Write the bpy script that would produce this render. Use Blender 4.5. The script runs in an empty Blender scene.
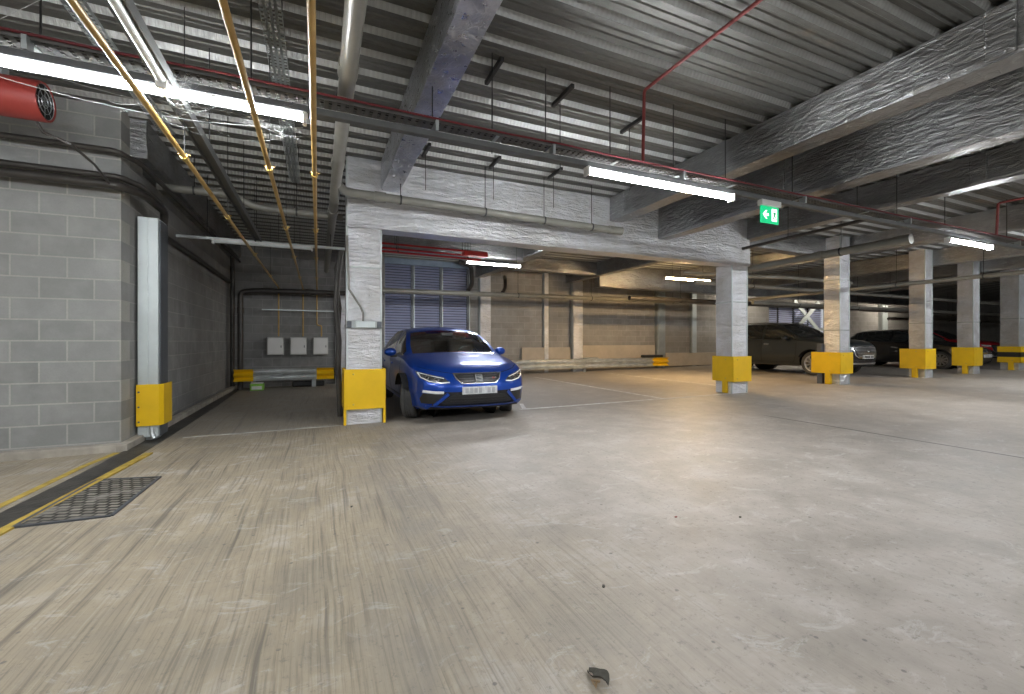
import bpy, bmesh, math, random
import numpy as np
from mathutils import Vector, Matrix
from mathutils.bvhtree import BVHTree
random.seed(7)
PI = math.pi
COL = bpy.context.scene.collection
SC = bpy.context.scene

# ------------------------------------------------------------------ helpers
def fz(x):                      # the garage floor rises gently to the right
    return .0107 * (x - .38)

class MB:
    """collects vertices / faces and links them as one mesh object"""
    def __init__(s): s.v = []; s.f = []; s.m = []
    def add(s, vs, fs, mi=0):
        o = len(s.v); s.v += [tuple(p) for p in vs]
        s.f += [tuple(i + o for i in f) for f in fs]; s.m += [mi] * len(fs)
        return s
    def box(s, x0, x1, y0, y1, z0, z1, mi=0, bev=0):
        if bev:
            bm = bmesh.new(); bmesh.ops.create_cube(bm, size=1)
            for v in bm.verts:
                v.co = Vector(((x0 + x1) / 2 + v.co.x * (x1 - x0), (y0 + y1) / 2 + v.co.y * (y1 - y0), (z0 + z1) / 2 + v.co.z * (z1 - z0)))
            bmesh.ops.bevel(bm, geom=bm.edges[:], offset=bev, segments=2, affect='EDGES', profile=.5)
            bm.verts.index_update()
            s.add([v.co[:] for v in bm.verts], [[v.index for v in f.verts] for f in bm.faces], mi); bm.free()
            return s
        v = [(x, y, z) for x in (x0, x1) for y in (y0, y1) for z in (z0, z1)]
        return s.add(v, [(0, 1, 3, 2), (4, 6, 7, 5), (0, 4, 5, 1), (2, 3, 7, 6), (0, 2, 6, 4), (1, 5, 7, 3)], mi)
    def tube(s, pts, r, n=12, mi=0, caps=True):
        pts = [Vector(p) for p in pts]
        rings = []
        for i, p in enumerate(pts):
            if i == 0: t = pts[1] - p
            elif i == len(pts) - 1: t = p - pts[-2]
            else: t = (pts[i + 1] - p).normalized() + (p - pts[i - 1]).normalized()
            t.normalize()
            up = Vector((0, 0, 1)) if abs(t.z) < .95 else Vector((1, 0, 0))
            a = t.cross(up).normalized(); b = a.cross(t).normalized()
            k = 1.0
            if 0 < i < len(pts) - 1:
                cosang = (pts[i + 1] - p).normalized().dot((p - pts[i - 1]).normalized())
                k = 1 / max(.5, math.sqrt((1 + cosang) / 2))
            rr = r[i] if isinstance(r, (list, tuple)) else r
            rings.append([p + (a * math.cos(2 * PI * j / n) + b * math.sin(2 * PI * j / n)) * rr * (k if k < 1.3 else 1.2) for j in range(n)])
        # keep ring phase aligned
        for i in range(1, len(rings)):
            best = min(range(n), key=lambda q: (rings[i][q] - pts[i] - (rings[i - 1][0] - pts[i - 1])).length)
            ring = rings[i][best:] + rings[i][:best]
            if (ring[1] - pts[i] - (rings[i - 1][1] - pts[i - 1])).length > (ring[-1] - pts[i] - (rings[i - 1][1] - pts[i - 1])).length:
                ring = [ring[0]] + ring[:0:-1]
            rings[i] = ring
        vs = [tuple(p) for r_ in rings for p in r_]
        fs = []
        for i in range(len(rings) - 1):
            for j in range(n):
                k = (j + 1) % n
                fs.append((i * n + j, i * n + k, (i + 1) * n + k, (i + 1) * n + j))
        if caps:
            fs.append(tuple(range(n - 1, -1, -1))); fs.append(tuple((len(rings) - 1) * n + j for j in range(n)))
        return s.add(vs, fs, mi)
    def lathe(s, prof, n=24, axis='z', org=(0, 0, 0), mi=0, a0=0, a1=2 * PI):
        full = abs(a1 - a0 - 2 * PI) < 1e-6
        m = n if full else n + 1
        vs = []
        for r, h in prof:
            for j in range(m):
                a = a0 + (a1 - a0) * j / n
                ca, sa = r * math.cos(a), r * math.sin(a)
                p = (ca, sa, h) if axis == 'z' else ((h, ca, sa) if axis == 'x' else (ca, h, sa))
                vs.append((p[0] + org[0], p[1] + org[1], p[2] + org[2]))
        fs = []
        for i in range(len(prof) - 1):
            for j in range(n):
                k = (j + 1) % m
                fs.append((i * m + j, i * m + k, (i + 1) * m + k, (i + 1) * m + j))
        return s.add(vs, fs, mi)
    def prism(s, poly, a, b, axis='y', mi=0):
        """extrude a 2-D polygon along an axis from a to b"""
        def q(p, h):
            return (p[0], h, p[1]) if axis == 'y' else ((h, p[0], p[1]) if axis == 'x' else (p[0], p[1], h))
        n = len(poly)
        vs = [q(p, a) for p in poly] + [q(p, b) for p in poly]
        fs = [tuple(range(n)), tuple(range(2 * n - 1, n - 1, -1))] + [(i, i + n, (i + 1) % n + n, (i + 1) % n) for i in range(n)]
        return s.add(vs, fs, mi)
    def build(s, name, mats, parent=None, loc=None, smooth=False, auto=None):
        me = bpy.data.meshes.new(name); me.from_pydata(s.v, [], s.f)
        if not isinstance(mats, (list, tuple)): mats = [mats]
        for m in mats: me.materials.append(m)
        for p, mi in zip(me.polygons, s.m): p.material_index = mi
        bm = bmesh.new(); bm.from_mesh(me)
        bmesh.ops.recalc_face_normals(bm, faces=bm.faces); bm.to_mesh(me); bm.free()
        if smooth or auto:
            me.polygons.foreach_set('use_smooth', [True] * len(me.polygons))
            if auto: me.set_sharp_from_angle(angle=math.radians(auto))
        o = bpy.data.objects.new(name, me); COL.objects.link(o)
        if parent is not None: o.parent = parent
        if loc is not None: o.location = loc
        return o

def tag(o, label, cat, group=None, kind=None):
    if label: o['label'] = label
    if cat: o['category'] = cat
    if group: o['group'] = group
    if kind: o['kind'] = kind
    return o
def empty(name, loc, label, cat, group=None, rz=0):
    o = bpy.data.objects.new(name, None); COL.objects.link(o)
    o.location = loc; o.rotation_euler = (0, 0, rz); o.empty_display_size = .1
    return tag(o, label, cat, group)
def children(o): return [c for c in bpy.data.objects if c.parent is o]
def copy_tree(o, parent=None):
    c = o.copy(); COL.objects.link(c); c.parent = parent
    for ch in children(o): copy_tree(ch, c)
    return c

# ------------------------------------------------------------------ materials
def mat(name):
    m = bpy.data.materials.new(name); m.use_nodes = True
    nt = m.node_tree; b = nt.nodes['Principled BSDF']
    return m, nt, b
class N:
    def __init__(s, nt): s.nt = nt
    def __call__(s, t, ins=None, **kw):
        n = s.nt.nodes.new(t)
        for k, v in kw.items(): setattr(n, k, v)
        for k, v in (ins or {}).items():
            if hasattr(v, 'is_linked') or isinstance(v, bpy.types.NodeSocket): s.nt.links.new(v, n.inputs[k])
            else: n.inputs[k].default_value = v
        return n
    def ramp(s, fac, stops):
        n = s.nt.nodes.new('ShaderNodeValToRGB'); e = n.color_ramp.elements
        while len(e) < len(stops): e.new(.5)
        for el, (p, c) in zip(e, stops):
            el.position = p; el.color = (c if len(c) == 4 else (*c, 1)) if not isinstance(c, (int, float)) else (c, c, c, 1)
        s.nt.links.new(fac, n.inputs[0]); return n.outputs[0]
    def mix(s, fac, a, b, mode='MIX'):
        n = s.nt.nodes.new('ShaderNodeMix'); n.data_type = 'RGBA'; n.blend_type = mode; n.clamp_result = True
        for i, v in ((0, fac), (6, a), (7, b)):
            if isinstance(v, bpy.types.NodeSocket): s.nt.links.new(v, n.inputs[i])
            else: n.inputs[i].default_value = v if i == 0 else ((*v, 1) if len(v) == 3 else v)
        return n.outputs[2]
    def math(s, op, a, b=0.0, clamp=False):
        n = s.nt.nodes.new('ShaderNodeMath'); n.operation = op; n.use_clamp = clamp
        for i, v in ((0, a), (1, b)):
            if isinstance(v, bpy.types.NodeSocket): s.nt.links.new(v, n.inputs[i])
            else: n.inputs[i].default_value = v
        return n.outputs[0]
    def pos(s): return s.nt.nodes.new('ShaderNodeNewGeometry').outputs['Position']
    def mapping(s, vec, scale=(1, 1, 1), loc=(0, 0, 0)):
        return s('ShaderNodeMapping', {'Vector': vec, 'Scale': scale, 'Location': loc}).outputs[0]
    def noise(s, vec, scale, detail=4, rough=.55, dist=0):
        return s('ShaderNodeTexNoise', {'Vector': vec, 'Scale': scale, 'Detail': detail, 'Roughness': rough, 'Distortion': dist}).outputs[0]
    def bump(s, h, strength=.3, dist=.01, normal=None):
        d = {'Height': h, 'Strength': strength, 'Distance': dist}
        if normal is not None: d['Normal'] = normal
        return s('ShaderNodeBump', d).outputs[0]
    def link(s, a, b): s.nt.links.new(a, b)

def simple(name, col, rough=.5, metal=0, var=.12, scale=6, bump=0, coat=0, emit=None, es=0, bscale=None):
    m, nt, b = mat(name); n = N(nt)
    vec = nt.nodes.new('ShaderNodeTexCoord').outputs['Object']
    f = n.noise(vec, scale, 5)
    lo = tuple(c * (1 - var) for c in col); hi = tuple(min(1, c * (1 + var)) for c in col)
    n.link(n.ramp(f, [(.3, lo), (.7, hi)]), b.inputs['Base Color'])
    b.inputs['Roughness'].default_value = rough; b.inputs['Metallic'].default_value = metal
    if coat: b.inputs['Coat Weight'].default_value = coat; b.inputs['Coat Roughness'].default_value = .05
    if bump: n.link(n.bump(n.noise(vec, bscale or scale * 4, 4), bump, .01), b.inputs['Normal'])
    if emit:
        b.inputs['Emission Color'].default_value = (*emit, 1); b.inputs['Emission Strength'].default_value = es
    return m

def m_foil(name, tint=(.60, .62, .65), dirt=(.30, .29, .26), rough=.38, metal=.75, bs=.85, seams=True):
    """crinkled foil faced fireproof wrapping"""
    m, nt, b = mat(name); n = N(nt); p = n.pos()
    big = n.noise(n.mapping(p, (1.2, 1.2, 1.6)), 1.3, 6, .65, .4)
    fine = n.noise(n.mapping(p, (5, 5, 9)), 3, 6, .7, .6)
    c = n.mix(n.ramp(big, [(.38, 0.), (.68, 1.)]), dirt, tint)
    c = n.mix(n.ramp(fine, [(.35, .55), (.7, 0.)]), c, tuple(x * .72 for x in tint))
    vor = n('ShaderNodeTexVoronoi', {'Vector': n.mapping(p, (1, 1, 1.7)), 'Scale': 7.0}, feature='DISTANCE_TO_EDGE').outputs[0]
    crease = n.ramp(vor, [(0, 1.), (.05, 0.)])
    stc = n.noise(n.mapping(p, (1.2, 1.2, 14)), 4, 6, .75, 1.5)
    cm = n.math('MULTIPLY', n.ramp(stc, [(.55, 0.), (.66, 1.)]), n.ramp(n.noise(p, 1.3, 4), [(.42, .1), (.62, .8)]))
    c = n.mix(cm, c, (.78, .79, .80))  # pale crinkle highlights painted into the foil colour
    n.link(c, b.inputs['Base Color'])
    b.inputs['Metallic'].default_value = metal
    n.link(n.math('ADD', n.math('MULTIPLY', fine, .35), rough - .14), b.inputs['Roughness'])
    h = n.math('ADD', n.math('MULTIPLY', n.noise(n.mapping(p, (1, 1, 2)), 5, 5, .5, .8), 1.0), n.math('MULTIPLY', crease, .10))
    st = n.noise(n.mapping(p, (1.2, 1.2, 7)), 2.4, 5, .6, 1.2)
    h = n.math('ADD', h, n.math('MULTIPLY', st, 1.3))
    n.link(n.bump(h, bs, .03), b.inputs['Normal'])
    return m

def m_block(name, axis, c0=(.215, .22, .215), c1=(.285, .29, .285), mortar=(.40, .39, .355), dx=0, dz=-.07, ms=.009, dirty=.3):
    m, nt, b = mat(name); n = N(nt); p = n.pos()
    sep = n('ShaderNodeSeparateXYZ', {0: p})
    u = sep.outputs[0 if axis == 'x' else 1]
    vec = n('ShaderNodeCombineXYZ', {0: n.math('ADD', u, dx), 1: n.math('ADD', sep.outputs[2], dz), 2: 0.0}).outputs[0]
    br = n('ShaderNodeTexBrick', {'Vector': vec, 'Color1': (*c0, 1), 'Color2': (*c1, 1), 'Mortar': (*mortar, 1), 'Scale': 1.0,
           'Mortar Size': ms, 'Mortar Smooth': .25, 'Bias': 0.0, 'Brick Width': .45, 'Row Height': .225}, offset=.5)
    fine = n.noise(p, 60, 5, .7); mid = n.noise(p, 3.2, 5, .6); big = n.noise(p, .7, 4)
    c = n.mix(n.ramp(fine, [(.3, .35), (.6, 0.)]), br.outputs[0], (.20, .20, .195))
    c = n.mix(n.math('MULTIPLY', n.ramp(mid, [(.42, 0.), (.75, 1.)]), .35), c, (.47, .47, .45))
    c = n.mix(n.math('MULTIPLY', n.ramp(big, [(.4, 1.), (.62, 0.)]), dirty), c, (.22, .215, .20))
    n.link(c, b.inputs['Base Color']); b.inputs['Roughness'].default_value = .9
    h = n.math('ADD', n.math('MULTIPLY', br.outputs[1], -1.0), n.math('MULTIPLY', fine, .25))
    n.link(n.bump(h, .5, .006), b.inputs['Normal'])
    return m

def m_floor():
    m, nt, b = mat('brushed_concrete'); n = N(nt); p = n.pos()
    sep = n('ShaderNodeSeparateXYZ', {0: p}); X, Y = sep.outputs[0], sep.outputs[1]
    big = n.noise(n.mapping(p, (1, .6, 1)), .45, 6, .6, .3)
    mid = n.noise(p, 2.3, 7, .65, .3)
    fine = n.noise(p, 30, 6, .8)
    # brush grooves run up the aisle on the left, fading towards the right
    wob = n.math('MULTIPLY', n.noise(p, .5, 2), .12)
    gx = n.math('ADD', X, wob)
    gv = n('ShaderNodeCombineXYZ', {0: n.math('MULTIPLY', gx, 62.0), 1: n.math('MULTIPLY', Y, 1.3), 2: 0.0}).outputs[0]
    g = n.noise(gv, 1.0, 5, .7)
    gv2 = n('ShaderNodeCombineXYZ', {0: n.math('MULTIPLY', gx, 17.0), 1: n.math('MULTIPLY', Y, .45), 2: 3.0}).outputs[0]
    g2 = n.noise(gv2, 1.0, 3, .6)
    edge = n.math('ADD', X, n.math('MULTIPLY', n.noise(p, .8, 3), 1.6))
    mask = n.ramp(n.math('MULTIPLY', n.math('ADD', edge, 4.0), .1), [(.50, 1.), (.66, .12)])
    left = n.mix(big, (.33, .272, .188), (.44, .378, .28))
    right = n.mix(big, (.35, .315, .28), (.50, .458, .42))
    c = n.mix(mask, right, left)
    c = n.mix(n.math('MULTIPLY', n.ramp(mid, [(.36, 1.), (.54, 0.)]), .45), c, (.22, .20, .17))
    c = n.mix(n.math('MULTIPLY', n.ramp(mid, [(.54, 0.), (.70, 1.)]), .5), c, (.56, .54, .51))
    gr = n.math('MULTIPLY', n.ramp(g, [(.36, 1.), (.5, 0.)]), mask)
    c = n.mix(n.math('MULTIPLY', gr, .55), c, (.13, .115, .09))
    gr2 = n.math('MULTIPLY', n.ramp(g2, [(.30, 1.), (.42, 0.)]), mask)
    c = n.mix(n.math('MULTIPLY', gr2, .65), c, (.09, .082, .07))
    gl = n.math('MULTIPLY', n.ramp(g, [(.56, 0.), (.7, 1.)]), mask)
    c = n.mix(n.math('MULTIPLY', gl, .3), c, (.58, .54, .46))
    # pale scuffed patches and thin dark scratches
    sc = n.noise(n.mapping(p, (1.0, 1.6, 1)), 3.6, 8, .75, 1.0)
    c = n.mix(n.math('MULTIPLY', n.ramp(sc, [(.56, 0.), (.64, 1.)]), .35), c, (.60, .59, .57))
    sx_ = n.noise(n.mapping(p, (2.2, 1.1, 1)), 5.5, 8, .8, 2.5)
    c = n.mix(n.math('MULTIPLY', n.ramp(sx_, [(.33, 1.), (.40, 0.)]), .5), c, (.15, .14, .125))
    # aggregate specks
    c = n.mix(n.math('MULTIPLY', n.ramp(fine, [(.34, 1.), (.44, 0.)]), .6), c, (.16, .15, .13))
    sp = n('ShaderNodeTexVoronoi', {'Vector': p, 'Scale': 9.0, 'Randomness': 1.0}).outputs[0]
    c = n.mix(n.math('MULTIPLY', n.ramp(sp, [(.0, 1.), (.07, 1.), (.10, 0.)]), n.ramp(n.noise(p, 5, 2), [(.5, 0.), (.56, .7)])), c, (.12, .115, .11))
    # tyre/oil band that runs out from the first column, soft dark bays behind the column line
    d = n.math('ABSOLUTE', n.math('SUBTRACT', n.math('ADD', X, n.math('MULTIPLY', Y, -.07)), .28))
    oil = n.math('MULTIPLY', n.ramp(d, [(.02, 1.), (.30, 0.)]), n.ramp(n.noise(n.mapping(p, (3, .5, 1)), 2.2, 5, .7), [(.36, 0.), (.62, 1.)]))
    c = n.mix(n.math('MULTIPLY', oil, .45), c, (.19, .18, .17))
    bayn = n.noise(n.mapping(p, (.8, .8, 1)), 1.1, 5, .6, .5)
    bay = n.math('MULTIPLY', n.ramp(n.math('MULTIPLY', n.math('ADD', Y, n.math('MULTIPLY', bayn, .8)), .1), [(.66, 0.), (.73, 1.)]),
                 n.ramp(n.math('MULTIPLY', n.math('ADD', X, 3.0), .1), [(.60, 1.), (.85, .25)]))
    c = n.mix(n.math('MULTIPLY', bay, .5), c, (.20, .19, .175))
    # floor joint
    j = n.math('ABSOLUTE', n.math('SUBTRACT', X, n.math('ADD', 6.2, n.math('MULTIPLY', n.noise(p, 1.2, 3), .05))))
    jm = n.math('MULTIPLY', n.ramp(j, [(.010, 1.), (.026, 0.)]), n.ramp(n.math('MULTIPLY', Y, .1), [(.44, 1.), (.47, 0.)]))
    c = n.mix(n.math('MULTIPLY', jm, .95), c, (.10, .095, .09))
    n.link(c, b.inputs['Base Color'])
    n.link(n.ramp(mid, [(.3, .42), (.7, .66)]), b.inputs['Roughness'])
    h = n.math('ADD', n.math('MULTIPLY', n.math('MULTIPLY', g, mask), 1.0), n.math('MULTIPLY', fine, .25))
    h = n.math('ADD', h, n.math('MULTIPLY', mid, .5))
    n.link(n.bump(h, .5, .010), b.inputs['Normal'])
    return m

def m_deck():
    m, nt, b = mat('galvanised_decking'); n = N(nt); p = n.pos()
    big = n.noise(n.mapping(p, (.4, 2, 1)), 1.2, 5, .6); fine = n.noise(n.mapping(p, (2, 8, 1)), 6, 4, .7)
    c = n.mix(big, (.095, .095, .088), (.185, .185, .172))
    c = n.mix(n.math('MULTIPLY', n.ramp(fine, [(.4, 1.), (.6, 0.)]), .3), c, (.07, .068, .06))
    rust = n.ramp(n.noise(n.mapping(p, (.7, 1, 1)), 1.7, 4), [(.66, 0.), (.74, .35)])
    c = n.mix(rust, c, (.33, .24, .16))
    n.link(c, b.inputs['Base Color']); b.inputs['Metallic'].default_value = .55; b.inputs['Roughness'].default_value = .5
    n.link(n.bump(fine, .1, .01), b.inputs['Normal'])
    return m
def m_web():
    m, nt, b = mat('embossed_lit_web'); n = N(nt); p = n.pos()
    sep = n('ShaderNodeSeparateXYZ', {0: p}); X, Y = sep.outputs[0], sep.outputs[1]
    w = n.math('ABSOLUTE', n.math('SUBTRACT', n.math('FRACT', n.math('MULTIPLY', X, 22.0)), .5))
    dash = n.ramp(w, [(.22, 0.), (.30, 1.)])
    big = n.noise(n.mapping(p, (.6, 2, 1)), 1.4, 4)
    c = n.mix(big, (.33, .34, .33), (.54, .55, .54))  # same steel as the flats; the lit look of the webs is painted in
    c = n.mix(n.math('MULTIPLY', dash, .22), c, (.30, .30, .29))
    n.link(c, b.inputs['Base Color']); b.inputs['Metallic'].default_value = .45; b.inputs['Roughness'].default_value = .42
    n.link(n.bump(dash, .6, .012), b.inputs['Normal'])
    return m

M = {}
M['floor'] = m_floor(); M['deck'] = m_deck(); M['web'] = m_web()
M['blockx'] = m_block('concrete_blockwork_front', 'x')
M['blocky'] = m_block('concrete_blockwork_side', 'y', (.225, .225, .22), (.27, .27, .265), (.34, .335, .315), ms=.009, dirty=.45)
M['blockback'] = m_block('concrete_blockwork_back', 'x', (.26, .245, .225), (.33, .31, .285), (.40, .38, .35), dirty=.5)
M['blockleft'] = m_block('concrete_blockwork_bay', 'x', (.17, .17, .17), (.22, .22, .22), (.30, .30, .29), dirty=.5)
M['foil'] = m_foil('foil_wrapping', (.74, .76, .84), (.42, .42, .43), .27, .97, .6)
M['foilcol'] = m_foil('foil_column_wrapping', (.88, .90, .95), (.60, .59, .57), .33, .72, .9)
M['foildark'] = m_foil('dark_foil_wrapping', (.40, .41, .42), (.24, .235, .225), .33, .93, .6)  # darker foil tone used on most of the beams
M['galv'] = simple('galvanised_steel', (.42, .45, .45), .42, .65, .15, 3, .1)
M['galvl'] = simple('pale_galvanised_steel', (.55, .60, .60), .45, .45, .1, 2, .08)
M['railm'] = simple('weathered_rail_zinc', (.58, .60, .60), .3, .7, .2, 4)
M['darksteel'] = simple('dark_steel', (.10, .11, .125), .5, .4, .2, 4)
M['traym'] = simple('dull_tray_steel', (.16, .16, .155), .5, .5, .2, 5)
M['trunk'] = simple('dull_grey_trunking', (.12, .125, .125), .5, .4)
M['rod'] = simple('threaded_rod_steel', (.05, .05, .05), .5, .6)
M['yellow'] = simple('safety_yellow_paint', (.80, .50, .008), .42, 0, .08, 3, .12)
M['black'] = simple('black_paint', (.018, .018, .018), .5)
M['gas'] = simple('ochre_gas_pipe_paint', (.44, .28, .085), .38, .1, .18, 8)
M['brass'] = simple('yellow_brass_fitting', (.6, .42, .12), .35, .6)
M['pipe'] = simple('grey_plastic_pipe', (.20, .195, .17), .38, 0, .15, 3)
M['pipel'] = simple('light_grey_pipe', (.27, .265, .235), .3, .1, .15, 3)
M['piped'] = simple('dark_iron_pipe', (.055, .05, .045), .42, .3, .3, 4)
M['redp'] = simple('red_conduit_paint', (.20, .03, .028), .5, 0, .15, 5)
M['redc'] = simple('red_fire_cable', (.14, .016, .022), .7)
M['redfan'] = simple('red_fan_enamel', (.26, .035, .028), .4, .1, .2, 2)
M['white'] = simple('white_enamel', (.66, .66, .64), .4, 0, .05, 3)
M['grey_box'] = simple('grey_meter_plastic', (.42, .42, .40), .45, 0, .06, 3)
M['kerb'] = simple('kerb_concrete', (.36, .33, .28), .9, 0, .25, 5, .3)
M['drain'] = simple('wet_dark_channel', (.045, .042, .036), .45, 0, .5, 7, .5)
M['yline'] = simple('worn_yellow_line_paint', (.46, .33, .06), .7, 0, .25, 12, .1)
M['wline'] = simple('worn_white_line_paint', (.62, .61, .59), .75, 0, .25, 9, .1)
M['wworn'] = simple('faded_white_line_paint', (.36, .35, .32), .8, 0, .35, 7, .1)
M['leaf'] = simple('dried_leaf', (.09, .085, .07), .8, 0, .3, 30, .3)
M['stem'] = simple('dry_stem', (.40, .28, .16), .8)
M['green'] = simple('green_plastic', (.22, .50, .06), .4)
M['ply'] = simple('pale_board', (.45, .39, .31), .8, 0, .12, 2)
M['lintel'] = simple('blue_grey_lintel', (.22, .28, .36), .5, .2)
M['web_silk'] = simple('dusty_cobweb', (.35, .36, .36), .9)
M['cobble'] = None
# checker cover
m, nt, b = mat('cobbled_cover_infill'); n = N(nt); p = n.pos()
br = n('ShaderNodeTexBrick', {'Vector': n('ShaderNodeMapping', {'Vector': p, 'Rotation': (0, 0, .35)}).outputs[0], 'Color1': (.13, .12, .10, 1), 'Color2': (.27, .25, .21, 1), 'Mortar': (.025, .023, .02, 1), 'Scale': 1.0,
     'Mortar Size': .012, 'Mortar Smooth': .4, 'Brick Width': .085, 'Row Height': .055}, offset=.5)
c = n.mix(n.ramp(n.noise(p, 3.5, 4), [(.5, 0.), (.72, .6)]), br.outputs[0], (.36, .34, .30))
n.link(c, b.inputs['Base Color']); b.inputs['Roughness'].default_value = .55
n.link(n.bump(n.math('MULTIPLY', br.outputs[1], -1.0), .9, .012), b.inputs['Normal']); M['cobble'] = m
# shutter slats
m, nt, b = mat('blue_grey_louvre'); n = N(nt); p = n.pos()
n.link(n.mix(n.noise(n.mapping(p, (1, 1, 9)), 2.5, 3), (.34, .37, .56), (.50, .54, .72)), b.inputs['Base Color'])
b.inputs['Roughness'].default_value = .45; b.inputs['Metallic'].default_value = .2; M['louvre'] = m

def emis(name, col, s):
    m, nt, b = mat(name); nn = N(nt)
    f = nn.noise(nt.nodes.new('ShaderNodeTexCoord').outputs['Object'], 1.0, 1)
    nn.link(nn.ramp(f, [(0, tuple(c * .97 for c in col)), (1, col)]), b.inputs['Emission Color'])
    b.inputs['Emission Strength'].default_value = s; b.inputs['Base Color'].default_value = (*[c * .6 for c in col], 1)
    return m
M['tube'] = emis('lit_diffuser_cool', (.95, .975, 1.0), 70)
M['tubewarm'] = emis('lit_diffuser_warm', (1.0, .66, .30), 125)
M['tubeback'] = emis('fill_diffuser_neutral', (1.0, .90, .76), 40)  # emission for the added lights hidden behind the far beam
M['tubeoff'] = simple('unlit_diffuser', (.62, .66, .66), .35)

# car materials
def paint(name, col, metal=.55, rough=.28):
    m, nt, b = mat(name); nn = N(nt)
    v = nt.nodes.new('ShaderNodeTexCoord').outputs['Object']
    nn.link(nn.mix(nn.noise(v, 300, 2), tuple(c * .85 for c in col), tuple(min(1, c * 1.15) for c in col)), b.inputs['Base Color'])
    b.inputs['Metallic'].default_value = metal; b.inputs['Roughness'].default_value = rough
    b.inputs['Coat Weight'].default_value = .6; b.inputs['Coat Roughness'].default_value = .03
    return m
M['blue'] = paint('metallic_blue_paint', (.005, .055, .36), .45)
M['gunmetal'] = paint('metallic_grey_paint', (.034, .041, .046), .3)
M['blackcar'] = paint('black_car_paint', (.012, .012, .013), .1)
M['redcar'] = paint('red_car_paint', (.42, .012, .02), .2)
m, nt, b = mat('tinted_car_glass'); nn = N(nt)
nn.link(nn.mix(nn.noise(nt.nodes.new('ShaderNodeTexCoord').outputs['Object'], 2, 2), (.62, .72, .72), (.72, .80, .80)), b.inputs['Base Color'])
b.inputs['Roughness'].default_value = .02; b.inputs['Transmission Weight'].default_value = 1.0; b.inputs['IOR'].default_value = 1.12
b.inputs['Coat Weight'].default_value = 1; b.inputs['Coat Roughness'].default_value = .01; M['glass'] = m
m, nt, b = mat('dark_tinted_car_glass'); nn = N(nt)
nn.link(nn.mix(nn.noise(nt.nodes.new('ShaderNodeTexCoord').outputs['Object'], 2, 2), (.015, .018, .02), (.03, .034, .036)), b.inputs['Base Color'])
b.inputs['Roughness'].default_value = .03; b.inputs['Coat Weight'].default_value = 1; M['darkglass'] = m
M['trim'] = simple('black_plastic_trim', (.02, .02, .02), .45)
M['mesh'] = simple('black_grille_mesh', (.022, .022, .024), .4, .2, .3, 60, .5)
M['chrome'] = simple('satin_chrome', (.72, .73, .74), .2, .95, .03)
M['lamp'] = simple('headlight_lens', (.42, .44, .46), .12, .5, .4, 25, .3, coat=1)
M['lampdark'] = simple('smoked_headlight_housing', (.09, .095, .10), .15, .4, .6, 22, .3, coat=1)
M['drl'] = simple('white_lamp_lens', (.80, .82, .84), .2, .1, .1, 20)
M['plate'] = simple('worn_white_plate', (.62, .63, .63), .45, 0, .18, 22)
M['platechar'] = simple('smudged_plate_lettering', (.40, .41, .43), .5)
M['tyre'] = simple('tyre_rubber', (.07, .07, .068), .75, 0, .2, 8, .3)
M['rim'] = simple('alloy_wheel', (.45, .46, .47), .3, .8, .05)
M['rimdark'] = simple('dark_alloy', (.10, .10, .105), .35, .6)
M['seat'] = simple('brown_grey_upholstery', (.12, .09, .07), .8)
M['dark'] = simple('underbody_black', (.012, .012, .012), .8)

# ------------------------------------------------------------------ room shell
XL, XR, YB, YF = -9.0, 40.0, 14.2, -9.0
DECK = 3.81
def slab(name, x0, x1, y0, y1, thick, m, nx=2):
    mb = MB(); mb.add([(x0, y0, fz(x0)), (x1, y0, fz(x1)), (x1, y1, fz(x1)), (x0, y1, fz(x0)),
                       (x0, y0, fz(x0) - thick), (x1, y0, fz(x1) - thick), (x1, y1, fz(x1) - thick), (x0, y1, fz(x0) - thick)],
                      [(0, 1, 2, 3), (7, 6, 5, 4), (0, 4, 5, 1), (1, 5, 6, 2), (2, 6, 7, 3), (3, 7, 4, 0)])
    return mb.build(name, m)
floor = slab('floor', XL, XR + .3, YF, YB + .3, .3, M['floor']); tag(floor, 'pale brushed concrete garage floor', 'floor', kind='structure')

# painted lines are parts of the floor
def strip(name, pts, w, m, lift=.004, parent=None):
    """flat painted strip along a polyline on the sloping floor"""
    mb = MB()
    for (a, b_) in zip(pts[:-1], pts[1:]):
        d = Vector((b_[0] - a[0], b_[1] - a[1])); d.normalize(); q = Vector((-d.y, d.x)) * w / 2
        c4 = [(a[0] + q.x, a[1] + q.y), (b_[0] + q.x, b_[1] + q.y), (b_[0] - q.x, b_[1] - q.y), (a[0] - q.x, a[1] - q.y)]
        mb.add([(x, y, fz(x) + lift) for x, y in c4] + [(x, y, fz(x) + .0005) for x, y in c4],
               [(0, 1, 2, 3), (4, 5, 6, 7), (0, 1, 5, 4), (1, 2, 6, 5), (2, 3, 7, 6), (3, 0, 4, 7)])
    return mb.build(name, m, parent)
strip('yellow_line', [(-2.26, 3.0), (-2.13, 4.6), (-2.08, 5.6), (-2.0, 6.1)], .06, M['yline'], parent=floor)
strip('yellow_line', [(-1.95, 2.2), (-1.83, 3.84), (-1.74, 4.9), (-1.66, 5.9)], .07, M['yline'], lift=.013, parent=floor)
strip('white_bay_line', [(-1.55, 6.72), (.30, 6.68)], .06, M['wworn'], parent=floor)
strip('white_bay_line', [(3.15, 6.80), (6.5, 6.72)], .07, M['wline'], parent=floor)
strip('white_bay_line', [(3.25, 6.85), (3.45, 7.4)], .07, M['wline'], parent=floor)
strip('white_bay_line', [(6.22, 6.76), (6.3, 12.5)], .07, M['wline'], parent=floor)
strip('white_bay_line', [(9.1, 7.3), (9.2, 12.6)], .07, M['wline'], parent=floor)
strip('white_bay_line', [(6.5, 6.72), (8.0, 6.68)], .06, M['wline'], parent=floor)

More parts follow.
